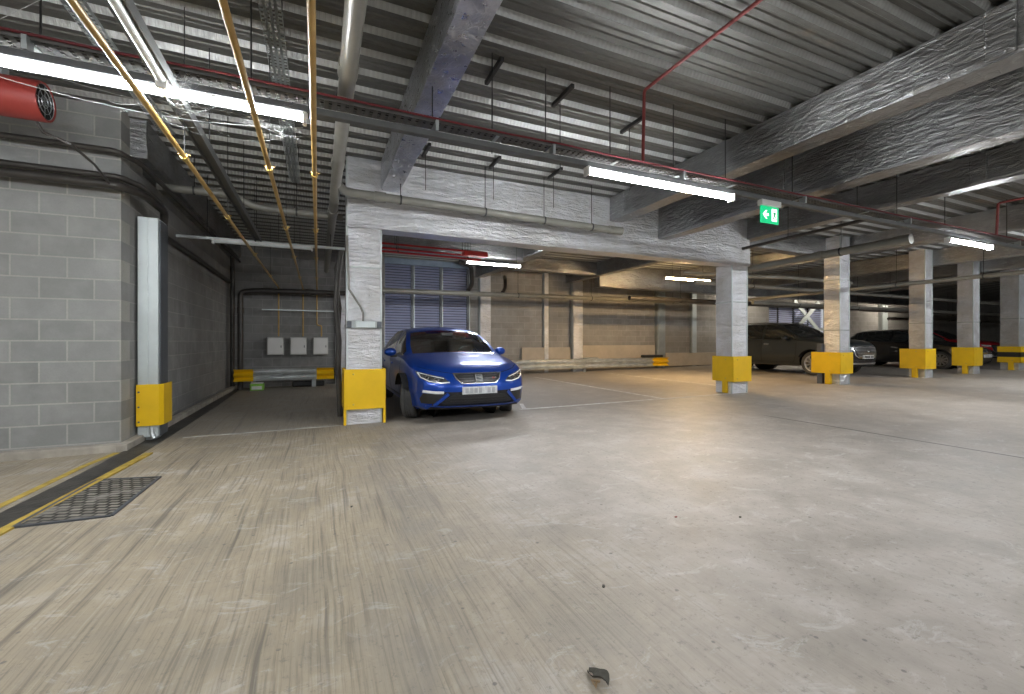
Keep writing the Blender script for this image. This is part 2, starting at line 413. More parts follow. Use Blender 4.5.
# corrugated deck
def build_deck():
    mb = MB(); per = .32; y = YF - .2
    # (dy, z, material of the segment that follows)
    prof = [(0, 0, 0), (.045, 0, 0), (.055, .010, 0), (.075, .010, 0), (.085, 0, 0), (.13, 0, 0), (.145, .05, 0),
            (.195, .05, 0), (.205, .040, 0), (.225, .040, 0), (.235, .05, 0), (.29, .05, 1)]
    pts = []; ms = []
    while y < YB + .3:
        for dy, z, mi in prof: pts.append((y + dy, DECK + z)); ms.append(mi)
        y += per
    x0, x1 = XL - .2, XR + .3
    vs = []
    for (yy, z) in pts: vs += [(x0, yy, z), (x1, yy, z)]
    fs = [(2 * i, 2 * i + 1, 2 * i + 3, 2 * i + 2) for i in range(len(pts) - 1)]
    for f, mi in zip(fs, ms):
        pass
    o = len(mb.v); mb.v += vs; mb.f += fs; mb.m += ms[:len(fs)]
    mb.box(x0, x1, YF - .2, YB + .3, DECK + .09, DECK + .25, 0)
    me = mb.build('ceiling', [M['deck'], M['web']])
    return me
ceil = build_deck(); tag(ceil, 'ribbed galvanised steel deck ceiling', 'ceiling', kind='structure')

def wall(name, x0, x1, y0, y1, m, z0=-.5, z1=DECK + .02, label=None):
    o = MB().box(x0, x1, y0, y1, z0, z1).build(name, m); tag(o, label or 'concrete block wall', 'wall', kind='structure'); return o
wall('wall_left', XL - .25, -2.02, 6.28, 6.53, M['blockx'])
# the return and the long side wall of the left bay
wall('wall_left_return', -2.30, -2.02, 6.53, 6.95, M['blocky'])
wall('wall_left_bay', -2.45, -2.10, 6.95, 13.8, M['blocky'])
wall('wall_back_left', -2.45, 1.80, 13.42, 13.8, M['blockleft'])
wall('wall_back', 4.72, 19.6, YB, YB + .3, M['blockback'])
wall('wall_back_right', 24.2, XR + .3, YB, YB + .3, M['blockback'])
wall('wall_right', XR, XR + .3, YF, YB + .3, M['blocky'])
wall('wall_front', XL, XR, YF - .3, YF, M['blockx'])
wall('wall_far_left', XL - .3, XL, YF, 6.3, M['blocky'])
wall('wall_back_upper', 1.80, 4.72, YB, YB + .3, M['blockback'], z0=3.72)
wall('wall_back_recess', 1.5, 5.0, YB + .75, YB + .95, M['dark'])
wall('wall_recess_right', 19.3, 24.5, YB + 1.2, YB + 1.4, M['dark'])
wall('wall_back_upper_right', 19.6, 24.2, YB, YB + .3, M['blockback'], z0=2.9)
for nm, x0, x1, y0, y1 in (('trim_1', XL, -2.02, 6.16, 6.29), ('trim_2', -2.03, -1.93, 6.16, 13.4)):
    o = MB().box(x0, x1, y0, y1, -.3, .055, bev=.012).build(nm, M['kerb']); tag(o, 'low concrete kerb along the wall foot', 'kerb', kind='structure')

# dark drain channel
mb = MB()
dc = [(-2.18, -1.94, 2.0), (-2.06, -1.84, 4.1), (-1.97, -1.74, 5.6), (-1.95, -1.72, 7.0), (-1.93, -1.74, 10.0), (-1.93, -1.80, 13.0)]
for (a0, a1, y), (b0, b1, y2) in zip(dc[:-1], dc[1:]):
    mb.add([(a0, y, fz(a0) + .003), (a1, y, fz(a1) + .003), (b1, y2, fz(b1) + .003), (b0, y2, fz(b0) + .003),
            (a0, y, -.06), (a1, y, -.06), (b1, y2, -.06), (b0, y2, -.06)], [(0, 1, 2, 3), (4, 5, 6, 7), (0, 1, 5, 4), (1, 2, 6, 5), (2, 3, 7, 6), (3, 0, 4, 7)])
tag(mb.build('drain_channel', M['drain']), 'dark damp drainage channel running along the foot of the left wall', 'drain')

# cobbled access cover
root = empty('access_cover', (-1.53, 4.4, fz(-1.53)), 'cobble-patterned metal access cover beside the dark drain channel', 'access cover')
cv = [(-.27, -.5), (.23, -.52), (.25, .42), (-.22, .54)]
MB().prism(cv, -.03, .008, 'z').build('cover_panel', M['cobble'], root)
mb = MB()
for i in range(4):
    a, b_ = cv[i], cv[(i + 1) % 4]
    d = (Vector(b_) - Vector(a)).normalized(); q = Vector((-d.y, d.x)) * .012
    mb.prism([(a[0] + q.x, a[1] + q.y), (b_[0] + q.x, b_[1] + q.y), (b_[0] - q.x, b_[1] - q.y), (a[0] - q.x, a[1] - q.y)], -.03, .011, 'z')
mb.build('cover_frame', M['darksteel'], root)

# ------------------------------------------------------------------ beams
def beam(x0, x1, y0, y1, z0, label, m, top=DECK, mats=None, stiff=(), lat='x', group='foil-wrapped beams under the deck'):
    root = empty('ceiling_beam', ((x0 + x1) / 2, (y0 + y1) / 2, z0), label, 'beam', group)
    ox, oy, oz = root.location
    mb = MB()
    # slightly uneven wrapped box: subdivided with small random bulges
    L = (y1 - y0) if lat == 'x' else (x1 - x0)
    n = max(2, int(L / .45)); h = top - z0; w = (x1 - x0) if lat == 'x' else (y1 - y0)
    ring = [(-w / 2, h), (-w / 2, h * .5), (-w / 2 - .008, .05), (-w / 2, 0), (0, -.004), (w / 2, 0), (w / 2 + .008, .05), (w / 2, h * .5), (w / 2, h)]
    vs = []
    for i in range(n + 1):
        t = -L / 2 + L * i / n
        for k, (a, z) in enumerate(ring):
            j = .007 if 0 < k < 8 else 0
            aa = a + random.uniform(-j, j); zz = z + random.uniform(-j, j)
            vs.append((aa, t, zz) if lat == 'x' else (t, aa, zz))
    r = len(ring); fs = []
    for i in range(n):
        for k in range(r - 1): fs.append((i * r + k, i * r + k + 1, (i + 1) * r + k + 1, (i + 1) * r + k))
        fs.append((i * r + r - 1, i * r, (i + 1) * r, (i + 1) * r + r - 1))
    fs.append(tuple(range(r))); fs.append(tuple(range(n * r + r - 1, n * r - 1, -1)))
    mb.add(vs, fs); mb.build('foil_casing', m, root)
    for s_ in stiff:
        t = s_ - (oy if lat == 'x' else ox)
        mb = MB()
        if lat == 'x': mb.box(-w / 2 - .02, -w / 2 + .03, t - .09, t + .09, .02, h - .005, bev=.008)
        else: mb.box(t - .09, t + .09, -w / 2 - .02, -w / 2 + .03, .02, h - .005, bev=.008)
        mb.build('stiffener_wrap', m, root)
    return root
YT = 6.62
beam(.84, 1.09, YF, YT, 3.38, 'silver-bottomed ceiling beam running from above the nearest column towards the viewer', M['foil'])
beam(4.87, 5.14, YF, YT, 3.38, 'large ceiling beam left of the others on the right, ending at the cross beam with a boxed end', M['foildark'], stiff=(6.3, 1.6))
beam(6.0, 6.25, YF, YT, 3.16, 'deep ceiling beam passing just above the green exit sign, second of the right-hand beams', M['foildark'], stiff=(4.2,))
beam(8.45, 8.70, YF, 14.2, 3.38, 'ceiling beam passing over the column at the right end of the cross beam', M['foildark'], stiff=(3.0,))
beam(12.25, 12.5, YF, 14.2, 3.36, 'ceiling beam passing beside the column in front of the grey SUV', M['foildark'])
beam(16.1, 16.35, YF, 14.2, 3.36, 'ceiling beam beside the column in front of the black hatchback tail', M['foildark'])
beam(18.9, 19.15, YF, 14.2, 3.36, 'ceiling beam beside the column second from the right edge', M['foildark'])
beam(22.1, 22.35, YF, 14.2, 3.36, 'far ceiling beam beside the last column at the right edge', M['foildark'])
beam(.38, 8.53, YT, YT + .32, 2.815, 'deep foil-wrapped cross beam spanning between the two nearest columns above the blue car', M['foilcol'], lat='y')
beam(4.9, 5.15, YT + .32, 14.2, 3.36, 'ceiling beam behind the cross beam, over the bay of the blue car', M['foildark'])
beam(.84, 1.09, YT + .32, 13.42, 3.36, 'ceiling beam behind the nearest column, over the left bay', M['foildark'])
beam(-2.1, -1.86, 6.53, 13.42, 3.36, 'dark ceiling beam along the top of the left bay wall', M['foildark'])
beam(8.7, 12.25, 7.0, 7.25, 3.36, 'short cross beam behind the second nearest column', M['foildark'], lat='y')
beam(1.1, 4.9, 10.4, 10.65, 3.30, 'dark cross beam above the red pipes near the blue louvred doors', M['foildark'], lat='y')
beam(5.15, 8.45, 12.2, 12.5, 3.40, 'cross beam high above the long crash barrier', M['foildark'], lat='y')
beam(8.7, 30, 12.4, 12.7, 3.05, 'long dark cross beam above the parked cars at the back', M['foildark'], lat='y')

# ------------------------------------------------------------------ columns and guards
def column(x0, x1, y0, y1, top, label, bands=(1.9,), m=M['foilcol']):
    zb = fz((x0 + x1) / 2)
    root = empty('foil_wrapped_column', ((x0 + x1) / 2, (y0 + y1) / 2, zb), label, 'column', 'foil-wrapped columns in the row')
    w, d, h = (x1 - x0) / 2, (y1 - y0) / 2, top - zb
    n = int(h / .25); vs = []
    ring = [(-w, -d), (-w * .3, -d), (w * .35, -d), (w, -d), (w, 0), (w, d), (0, d), (-w, d), (-w, 0)]
    for i in range(n + 1):
        for (a, b_) in ring:
            vs.append((a + random.uniform(-.006, .006), b_ + random.uniform(-.006, .006), -.05 + (h + .05) * i / n))
    r = len(ring)
    fs = [(i * r + k, i * r + (k + 1) % r, (i + 1) * r + (k + 1) % r, (i + 1) * r + k) for i in range(n) for k in range(r)]
    fs.append(tuple(range(n * r, n * r + r)))
    MB().add(vs, fs).build('foil_casing', m, root)
    for z in bands:
        e = .012
        mb = MB(); mb.box(-w - e, w + e, -d - e, d + e, z - .012, z + .012); mb.build('strap', M['galv'], root)
    # corner beading
    mb = MB()
    for a, b_ in ((-w, -d), (w, -d)): mb.box(a - .012, a + .012, b_ - .012, b_ + .012, .0, h)
    mb.build('corner_bead', M['galvl'], root)
    return root
YC = 6.67
column(.378, .843, YC, YC + .42, DECK, 'nearest silver foil-wrapped column, left of the blue car', (1.42, 2.25))
column(8.05, 8.50, YC, YC + .41, 2.83, 'silver foil-wrapped column at the right end of the cross beam', (1.95,))
column(11.78, 12.15, YC, YC + .37, 3.81, 'foil-wrapped column standing in front of the grey SUV', (1.35, 2.6))
column(15.70, 16.07, YC, YC + .37, 3.81, 'foil-wrapped column between the grey SUV nose and the black hatchback', (1.55,))
column(18.46, 18.83, YC, YC + .37, 3.81, 'foil-wrapped column in front of the black hatchback nose', (1.6,))
column(21.60, 22.0, YC, YC + .45, 3.81, 'foil-wrapped column at the right edge with the black-striped guard', (1.75,))

def guard(x0, x1, y0, y1, z0, z1, label, legs='front', stripe=False, grp='yellow impact guards around the columns'):
    xm, ym = (x0 + x1) / 2, (y0 + y1) / 2; zb = fz(xm)
    root = empty('column_guard', (xm, ym, zb), label, 'column guard', grp)
    w, d = (x1 - x0) / 2, (y1 - y0) / 2; t = .012
    mb = MB()
    if stripe:
        for (a, b_) in ((z0, z0 + (z1 - z0) * .35), (z1 - (z1 - z0) * .35, z1)):
            mb.box(-w, w, -d, -d + t * 2, a, b_, bev=.006); mb.box(-w, -w + t * 2, -d, d, a, b_, bev=.006); mb.box(w - t * 2, w, -d, d, a, b_, bev=.006)
    else:
        mb.box(-w, w, -d, -d + t, z0, z1, bev=.004); mb.box(-w, -w + t, -d, d, z0, z1, bev=.004); mb.box(w - t, w, -d, d, z0, z1, bev=.004)
        mb.box(-w, w, d - t, d, z0, z1, bev=.004)
    mb.build('guard_panel', M['yellow'], root)
    if stripe:
        a, b_ = z0 + (z1 - z0) * .35, z1 - (z1 - z0) * .35
        mb = MB().box(-w + .01, w - .01, -d + .01, -d + .03, a, b_).box(-w + .01, -w + .03, -d + .01, d, a, b_)
        tag(mb.build('recess_band', M['black'], root), 'black recessed band', None)
    if legs == 'front':
        MB().box(-w + .01, -w + .10, -.10, .02, 0, z0 + .03, bev=.005).build('leg', M['yellow'], root)
        MB().box(w - .10, w - .01, -.10, .02, 0, z0 + .03, bev=.005).build('leg', M['yellow'], root)
    elif legs == 'sides':
        for sx in (-1, 1):
            MB().box(sx * w - (.035 if sx > 0 else 0), sx * w + (0 if sx > 0 else .035), -d + .012, -d + .10, 0, z1 - .03, bev=.004).build('leg', M['yellow'], root)
    # bolts
    for zz in (z0 + .07, z1 - .07):
        for (bx, by, ax) in ((-w * .55, -d, 'y'), (-w, -d * .3, 'x')):
            mb = MB()
            if ax == 'y': mb.lathe([(0, -.010), (.012, -.008), (.014, 0)], 8, 'y', (bx, by, zz))
            else: mb.lathe([(0, -.010), (.012, -.008), (.014, 0)], 8, 'x', (bx, by, zz))
            mb.build('bolt', M['brass'], root)
    return root
# nearest column: a broad front plate on two side legs
guard(.33, .905, 6.60, 7.13, .22, .79, 'broad yellow guard plate around the nearest silver column left of the blue car', 'sides')
guard(8.00, 8.56, 6.60, 7.14, .25, .79, 'yellow boxed guard on the column at the right end of the cross beam', 'front')
guard(11.68, 12.20, 6.60, 7.30, .27, .80, 'wide yellow guard on the column in front of the grey SUV', 'front')
guard(15.55, 16.13, 6.60, 7.20, .25, .82, 'yellow guard on the column between the grey SUV and the black hatchback', 'front')
guard(18.32, 18.88, 6.60, 7.12, .25, .82, 'yellow guard on the column in front of the black hatchback nose', 'front')
guard(21.5, 22.1, 6.60, 7.16, .25, .80, 'yellow guard with a black band on the column at the right edge', 'front', True)

# galvanised post against the left wall
root = empty('steel_post', (-1.89, 6.84, fz(-1.89)), 'tall pale galvanised box post against the corner of the left wall', 'post')
MB().box(-.10, .0, -.17, .17, .05, 2.72, bev=.004).build('pale_face', M['galvl'], root)
mb = MB().box(.0, .10, -.168, .17, .05, 2.72, bev=.004); mb.build('post_body', M['galvl'], root)
mb = MB().box(.10, .112, -.12, .17, .05, 2.70); tag(mb.build('side_channel', M['darksteel'], root), 'dark side channel', None)
MB().box(-.06, .06, -.10, .10, 0, .10).build('post_foot', M['galv'], root)
root = empty('column_guard', (-1.88, 6.84, fz(-1.88)), 'yellow bolted guard plate at the foot of the galvanised post by the left wall', 'column guard')
MB().prism([(-.115, -.20), (.105, -.20), (.14, -.14), (.14, .19), (.125, .19), (.125, -.135), (.10, -.18), (-.115, -.18)], .19, .69, 'z').build('guard_panel', M['yellow'], root)
for zz in (.24, .42, .60):
    MB().lathe([(0, -.008), (.011, -.006), (.012, 0)], 8, 'y', (-.09, -.20, zz)).build('bolt', M['darksteel'], root)
mb = MB().tube([(.02, -.15, .19), (.03, -.16, .10), (.06, -.19, .03)], .028, 10); mb.build('drain_pipe_stub', M['galv'], root)

# cable bracket on the nearest column
root = empty('conduit_box', (.61, 6.655, 1.43), 'small steel junction box strapped across the nearest column', 'junction box')
MB().box(-.24, .24, -.02, .0, -.055, .055, bev=.004).build('back_strap', M['galv'], root)
MB().box(-.12, .14, -.07, -.02, -.045, .045, bev=.006).build('box_body', M['galvl'], root)
for sx in (-1, 1): MB().box(sx * .205 - .03, sx * .205 + .03, -.05, -.015, -.045, .045, bev=.005).build('end_clamp', M['darksteel'], root)
MB().tube([(-.02, -.04, .045), (-.02, -.045, .16), (-.06, -.045, .26), (-.15, -.045, .40), (-.21, -.045, .50), (-.235, -.045, 1.25)], .014, 8).build('cable', M['pipe'], root)
# dark sagging cable bundle left of the nearest column
mb = MB(); mb.tube([(.32, 7.15, 2.55), (.27, 7.15, 2.2), (.25, 7.15, 1.7), (.29, 7.15, 1.2), (.28, 7.15, .8), (.31, 7.18, .05)], .04, 8)
mb.tube([(.33, 7.25, 2.55), (.24, 7.2, 2.3), (.31, 7.2, 1.7), (.27, 7.2, 1.0), (.31, 7.25, .05)], .022, 8)
tag(mb.build('cable_bundle', M['piped'], None), 'dark drooping cable bundle down the left side of the nearest column', 'cable')

# ------------------------------------------------------------------ services
YN = 3.6
def tray(name, y, z, x0, x1, w, label, rods, xs=None):
    root = empty(name, ((x0 + x1) / 2, y, z), label, 'cable tray')
    ox = (x0 + x1) / 2; mb = MB()
    mb.box(x0 - ox, x1 - ox, -w / 2, -w / 2 + .004, 0, .045); mb.box(x0 - ox, x1 - ox, w / 2 - .004, w / 2, 0, .045)
    for t in (-.3, 0, .3): mb.box(x0 - ox, x1 - ox, t * w - .006, t * w + .006, 0, .003)
    x = x0 - ox
    while x < x1 - ox:
        mb.box(x, x + .035, -w / 2, w / 2, 0, .003); x += .06
    mb.build('tray_channel', M['traym'], root)
    for rx in rods:
        MB().tube([(rx - ox, w / 2 + .012, -.02), (rx - ox, w / 2 + .012, DECK - z)], .006, 6).build('hanger_rod', M['rod'], root)
        MB().box(rx - ox - .015, rx - ox + .015, -w / 2, w / 2 + .025, -.012, -.004).build('hanger_bracket', M['galv'], root)
    return root
rods = [-6, -3.5, -1.6, -.45, .9, 1.45, 2.0, 2.75, 3.6, 4.4, 5.6, 7.0, 8.0, 9.4, 11.6, 13.5, 16, 19, 22]
tray('cable_tray', YN + .06, 3.00, -8.9, 38, .13, 'long perforated cable tray with red cable crossing the whole ceiling', rods)
mb = MB(); pts = []
x = -8.9
while x < 38: pts.append((x, YN - .03 + random.uniform(-.008, .008), 3.022 + random.uniform(-.006, .006))); x += .55
mb.tube(pts, .009, 8); tag(mb.build('red_cable', M['redc'], smooth=True), 'red fire cable lying along the front edge of the long cable tray', 'cable')
mb = MB(); x = -8.9; pts = []
while x < 38: pts.append((x, YN + .07 + random.uniform(-.01, .01), 3.018)); x += .7
mb.tube(pts, .012, 6); mb.tube([(p[0], p[1] - .03, p[2]) for p in pts], .008, 6)
tag(mb.build('black_cable', M['black'], smooth=True), 'black wires lying in the long perforated cable tray', 'cable')

# lighting trunking
root = empty('lighting_trunking', (10, YN, 2.87), 'straight grey trunking bar that carries the front row of strip lights', 'trunking')
MB().box(-19, 28, -.03, .03, 0, .05, bev=.004).build('trunking_channel', M['trunk'], root)
for rx in rods[::2]:
    MB().box(rx - 10 - .012, rx - 10 + .012, -.04, .04, .055, .14).build('clip', M['galv'], root)
root = empty('support_strut', (-.89, 4.9, 2.84), 'grey steel strut running into the left bay from the front light row', 'strut')
MB().box(-.045, .045, -5.5, 3.35, .0, .045).box(-.045, -.035, -5.5, 3.35, -.03, .0).box(.035, .045, -5.5, 3.35, -.03, 0).build('strut_channel', M['trunk'], root)
for y in (-3, -.2, 1.8, 3.1): MB().tube([(0, y, .03), (0, y, DECK - 2.84)], .005, 6).build('hanger_rod', M['rod'], root)
root = empty('support_strut', (-.8, 8.3, 2.80), 'pale horizontal strut across the left bay carrying the unlit batten', 'strut')
MB().box(-1.2, 1.3, -.03, .03, .0, .04).build('strut_channel', M['galvl'], root)
for x in (-.8, .2, 1.0): MB().tube([(x, 0, .04), (x, 0, DECK - 2.8)], .005, 6).build('hanger_rod', M['rod'], root)

def batten(loc, L, rz, label, m, grp=None, w=.078, bodym=None, cat='strip light', hang=False):
    root = empty('strip_light', loc, label, cat, grp, rz)
    MB().box(-L / 2, L / 2, -w * .42, w * .42, .035, .062, bev=.005).build('housing', bodym or M['white'], root)
    prof = []
    mb = MB()
    n = 8; ring = [(-w / 2, .04)] + [(-w / 2 * math.cos(PI * k / n), .035 - .5 * w * math.sin(PI * k / n)) for k in range(n + 1)] + [(w / 2, .04)]
    mb.prism(ring, -L / 2 + .02, L / 2 - .02, 'x'); mb.build('diffuser', m, root, smooth=False)
    for s_ in (-1, 1):
        MB().box(s_ * (L / 2 - .02) - .012, s_ * (L / 2 - .02) + .012, -w / 2 - .004, w / 2 + .004, -.02, .064, bev=.004).build('end_cap', M['white'], root)
    if hang:
        for sx in (-.6, .6): MB().tube([(sx, 0, .07), (sx, 0, DECK - loc[2])], .005, 6).build('hanger_rod', M['rod'], root)
    return root
ZL = 2.808
G1 = None
batten((-1.10, YN, ZL), 2.06, 0, 'long lit strip light at the upper left, under the cobwebs', M['tube'], w=.058)
batten((3.36, YN, ZL), 2.0, 0, 'long lit strip light left of the green exit sign', M['tube'])
batten((9.85, YN, ZL - .03), 1.45, 0, 'short lit strip light at the far right of the ceiling', M['tube'])
batten((2.93 + 1.0 - .0, 10.0, 3.05), 1.45, 0, 'cool lit strip light behind the cross beam beside the blue louvred doors', M['tube'], hang=True)
batten((10.0, 9.8, 3.0), 1.8, 0, 'warm yellowish lit strip light left of the second column', M['tubewarm'], hang=True)
batten((-.80, 8.2, 2.74), 1.45, 0, 'unlit white strip light hanging in the left bay', M['tubeoff'])
batten((-.89, 2.45, 2.776), 1.9, PI / 2, 'unlit white strip light pointing at the viewer in the upper left', M['tubeoff'], w=.052)
# unseen strip lights added to brighten the garage
batten((-5.6, YN, ZL), 2.0, 0, 'added unseen strip light further left along the front trunking', M['tube'])
for (x, y) in ((-3, -.9), (2.0, -2.4), (6.5, -2.4), (11.0, -2.4), (16, -2.4)):  # added row out of view, fills the column fronts
    batten((x, y, 3.0), 2.0, 0, 'added unseen strip light hanging in the row behind the viewer', M['tube'], 'added strip lights behind the viewer', hang=True)
for x in (17.4, 22.6, 28.5):  # hidden lights added to lift the back wall and parked cars
    batten((x, 12.95, 3.36), 2.0, 0, 'added fill strip light hidden behind the far cross beam over the parked cars', M['tubeback'], 'added strip lights behind the far cross beam', hang=True)
batten((15.5, YN, ZL), 2.0, 0, 'added unseen strip light further right along the front trunking', M['tube'])
batten((21.5, YN, ZL), 1.5, 0, 'last added unseen strip light along the front trunking', M['tube'])

# exit sign
root = empty('exit_sign', (4.95, 3.58, 2.60), 'green emergency exit sign with white arrow and running figure', 'exit sign')
MB().box(-.17, .17, -.035, .035, .20, .27, bev=.01).build('sign_housing', M['white'], root)
MB().box(-.155, .155, -.008, .008, -.0, .20, bev=.003).build('sign_panel', emis('exit_green', (.0, .42, .16), .5), root)
wm = emis('exit_white', (.95, 1, .97), .9)
mb = MB(); y0, y1 = -.0125, -.0085
mb.prism([(-.125, .10), (-.075, .15), (-.055, .15), (-.085, .115), (-.03, .115), (-.03, .085), (-.085, .085), (-.055, .05), (-.075, .05)], y0, y1, 'y')
mb.build('arrow', wm, root)
mb = MB(); mb.box(.03, .115, y0, y1, .03, .175)
mb.build('door_pictogram', wm, root)
gm = emis('exit_green_figure', (.0, .34, .12), .3); mb = MB(); a, c_ = -.016, -.012
mb.lathe([(0, a), (.012, a), (.012, c_)], 10, 'y', (.078, 0, .152))
mb.prism([(.062, .135), (.088, .138), (.080, .085), (.058, .088)], a, c_, 'y')
mb.prism([(.060, .092), (.076, .088), (.062, .065), (.072, .042), (.058, .038), (.045, .066)], a, c_, 'y')
mb.prism([(.070, .092), (.082, .088), (.100, .070), (.108, .045), (.096, .045), (.088, .066)], a, c_, 'y')
mb.prism([(.064, .132), (.060, .118), (.044, .108), (.038, .118)], a, c_, 'y')
mb.prism([(.086, .134), (.104, .118), (.100, .108), (.084, .120)], a, c_, 'y')
mb.build('running_figure', gm, root)

# yellow gas pipes
for x, nm in ((-.96, 'ochre gas pipe on the left of the three, crossing the lit strip light'), (-.372, 'middle of the three ochre gas pipes overhead'), (-.027, 'right-hand of the three ochre gas pipes, almost vertical in view')):
    root = empty('gas_pipe', (x, 6, 2.63), nm, 'gas pipe')
    dn = {-.96: .92, -.372: .92, -.027: 1.1}[x]
    mb = MB(); zt = -(2.63 - 1.33)
    pts = [(0, -14, 0), (0, -3, .005), (0, 2, -.004), (0, 7.15, 0), (0, 7.22, -.02), (0, 7.24, -.09)]
    pts += [(0, 7.24, zt + .0)] if x != -.027 else [(0, 7.24, -.95), (.03, 7.24, -.99), (.10, 7.24, -1.0), (.115, 7.24, -1.04), (.115, 7.24, zt)]
    mb.tube(pts, .0185, 12); mb.build('pipe_run', M['gas'], root, auto=40)
    for yy in (-1.8, .02 if x < -.5 else .3, 2.4, 5.0):
        MB().tube([(0, yy - .03, 0), (0, yy + .03, 0)], .026, 10).build('coupling', M['brass'], root)
        MB().box(-.04, .04, yy - .012, yy + .012, .015, .024).build('clamp', M['gas'], root)
        MB().tube([(0, yy, .02), (0, yy, DECK - 2.63)], .004, 6).build('hanger_rod', M['rod'], root)
# rail the gas pipes are clipped to
tag(MB().box(-1.35, .75, 13.22, 13.25, 2.02, 2.05).build('pipe_rail', M['galvl']), 'thin pale rail across the wall above the three meter boxes', 'rail')
# meter boxes
for x0, x1, nm in ((-1.24, -.84, 'left of the three grey meter boxes on the left bay wall'), (-.69, -.28, 'middle of the three grey meter boxes on the left bay wall'), (-.13, .26, 'right of the three grey meter boxes on the left bay wall')):
    root = empty('meter_box', ((x0 + x1) / 2, 13.42, .83), nm, 'meter box', 'meter boxes on the left bay wall')
    w = (x1 - x0) / 2
    MB().box(-w, w, -.20, 0, 0, .48, bev=.015).build('box_body', M['grey_box'], root)
    MB().box(-w + .02, w - .02, -.215, -.19, .02, .46, bev=.012).build('box_door', M['white'], root)
    MB().box(w - .07, w - .05, -.225, -.21, .20, .26, bev=.003).build('latch', M['darksteel'], root)

# pipes
def pipe(name, pts, r, m, label, joints=(), n=14, rods=(), cat='pipe', bend=True):
    root = empty(name, pts[0], label, cat)
    o = Vector(pts[0]); P3 = [Vector(p) - o for p in pts]
    # round the bends
    out = [P3[0]]
    for i in range(1, len(P3) - 1):
        a, p, b_ = P3[i - 1], P3[i], P3[i + 1]
        k = min(r * 2.2, (p - a).length * .4, (b_ - p).length * .4)
        q0 = p + (a - p).normalized() * k; q1 = p + (b_ - p).normalized() * k
        for t in (0, .25, .5, .75, 1): out.append(q0 * (1 - t) ** 2 + p * 2 * t * (1 - t) + q1 * t * t)
    out.append(P3[-1])
    MB().tube(out, r, n).build('pipe_run', m, root, auto=40)
    for (a, b_) in joints:
        a = Vector(a) - o; b_ = Vector(b_) - o
        MB().tube([a, b_], r * 1.18, n).build('socket', m, root, auto=40)
    for (x, y, z) in rods:
        p = Vector((x, y, z)) - o
        MB().tube([p, p + Vector((0, 0, DECK - z))], .006, 6).build('hanger_rod', M['rod'], root)
        MB().tube([p + Vector((-.012, 0, 0)), p + Vector((.012, 0, 0))], r * 1.12, n).build('pipe_clip', M['rod'], root) if abs((P3[-1] - P3[0]).normalized().x) > .7 else MB().tube([p + Vector((0, -.012, 0)), p + Vector((0, .012, 0))], r * 1.12, n).build('pipe_clip', M['rod'], root)
    return root
pipe('soil_pipe', [(.205, -8, 3.28), (.205, 6.28, 3.16), (.205, 6.5, 3.14)], .062, M['pipel'], 'fat pale grey soil pipe running overhead beside the nearest column beam',
     [((.205, 3.4, 3.204), (.205, 3.55, 3.203)), ((.205, 5.2, 3.19), (.205, 5.4, 3.188))], rods=[(.205, 3.9, 3.2), (.205, 1.0, 3.22)])
pipe('soil_pipe', [(.205, 5.9, 3.165), (.33, 6.22, 3.165), (4.80, 6.22, 3.10)], .058, M['pipe'], 'grey drain pipe running along the face of the cross beam',
     [((4.55, 6.22, 3.104), (4.82, 6.22, 3.10)), ((.7, 6.22, 3.16), (.85, 6.22, 3.157))], rods=[(1.05, 6.22, 3.155), (2.3, 6.22, 3.137), (3.3, 6.22, 3.12), (4.2, 6.22, 3.11)])
pipe('soil_pipe', [(-2.02, 7.5, 3.32), (-1.15, 7.5, 3.32), (-.85, 7.5, 3.18), (.36, 7.5, 3.16)], .055, M['pipe'], 'grey drain pipe with a bend crossing the left bay above the gas pipes', [((-1.3, 7.5, 3.32), (-1.18, 7.5, 3.32))], rods=[(-1.6, 7.5, 3.32), (-.3, 7.5, 3.17)])
pipe('soil_pipe', [(.205, 6.5, 3.14), (.205, 9.8, 3.10), (.205, 12.6, 3.06)], .062, M['pipe'], 'grey soil pipe continuing into the dark left bay', [((.205, 7.0, 3.135), (.205, 7.2, 3.133))])
pipe('waste_pipe', [(-1.79, 12.9, fz(-1.8)), (-1.79, 12.9, 2.45), (-1.3, 12.9, 2.50), (1.1, 12.9, 2.52)], .065, M['piped'], 'dark waste pipe rising at the left bay corner and turning right', [((-1.79, 12.9, 1.9), (-1.79, 12.9, 2.05)), ((-.3, 12.9, 2.51), (-.1, 12.9, 2.512))])
pipe('waste_pipe', [(-1.99, 13.1, fz(-2)), (-1.99, 13.1, 3.5)], .05, M['piped'], 'thin dark stack standing in the left bay corner')
pipe('waste_pipe', [(1.15, 12.9, 2.64), (7, 12.9, 2.69), (12.5, 12.9, 2.73), (24, 12.9, 2.80)], .075, M['pipe'], 'long grey waste pipe crossing in front of the louvred doors and back wall', [((3.95, 12.9, 2.665), (4.2, 12.9, 2.667)), ((9.1, 12.9, 2.706), (9.3, 12.9, 2.708))], rods=[(5.9, 12.9, 2.68), (8.7, 12.9, 2.7), (12.4, 12.9, 2.73)])
pipe('waste_pipe', [(4.05, 13.3, 3.7), (4.45, 13.3, 3.6), (4.45, 13.2, 3.0), (4.25, 13.0, 2.78)], .07, M['piped'], 'dark pipe dropping beside the right edge of the louvred doors')
pipe('waste_pipe', [(5.95, 14.15, 3.45), (5.75, 13.6, 3.25), (5.62, 13.3, 2.95), (5.4, 13.0, 2.76)], .06, M['piped'], 'short dark swan-neck pipe right of the louvred doors')
pipe('iron_pipe', [(-8.9, 6.10, 3.30), (-2.0, 6.10, 3.25), (-1.87, 6.4, 3.24), (-1.80, 12.9, 3.2)], .03, M['piped'], 'thin dark iron pipe, highest along the left block wall')
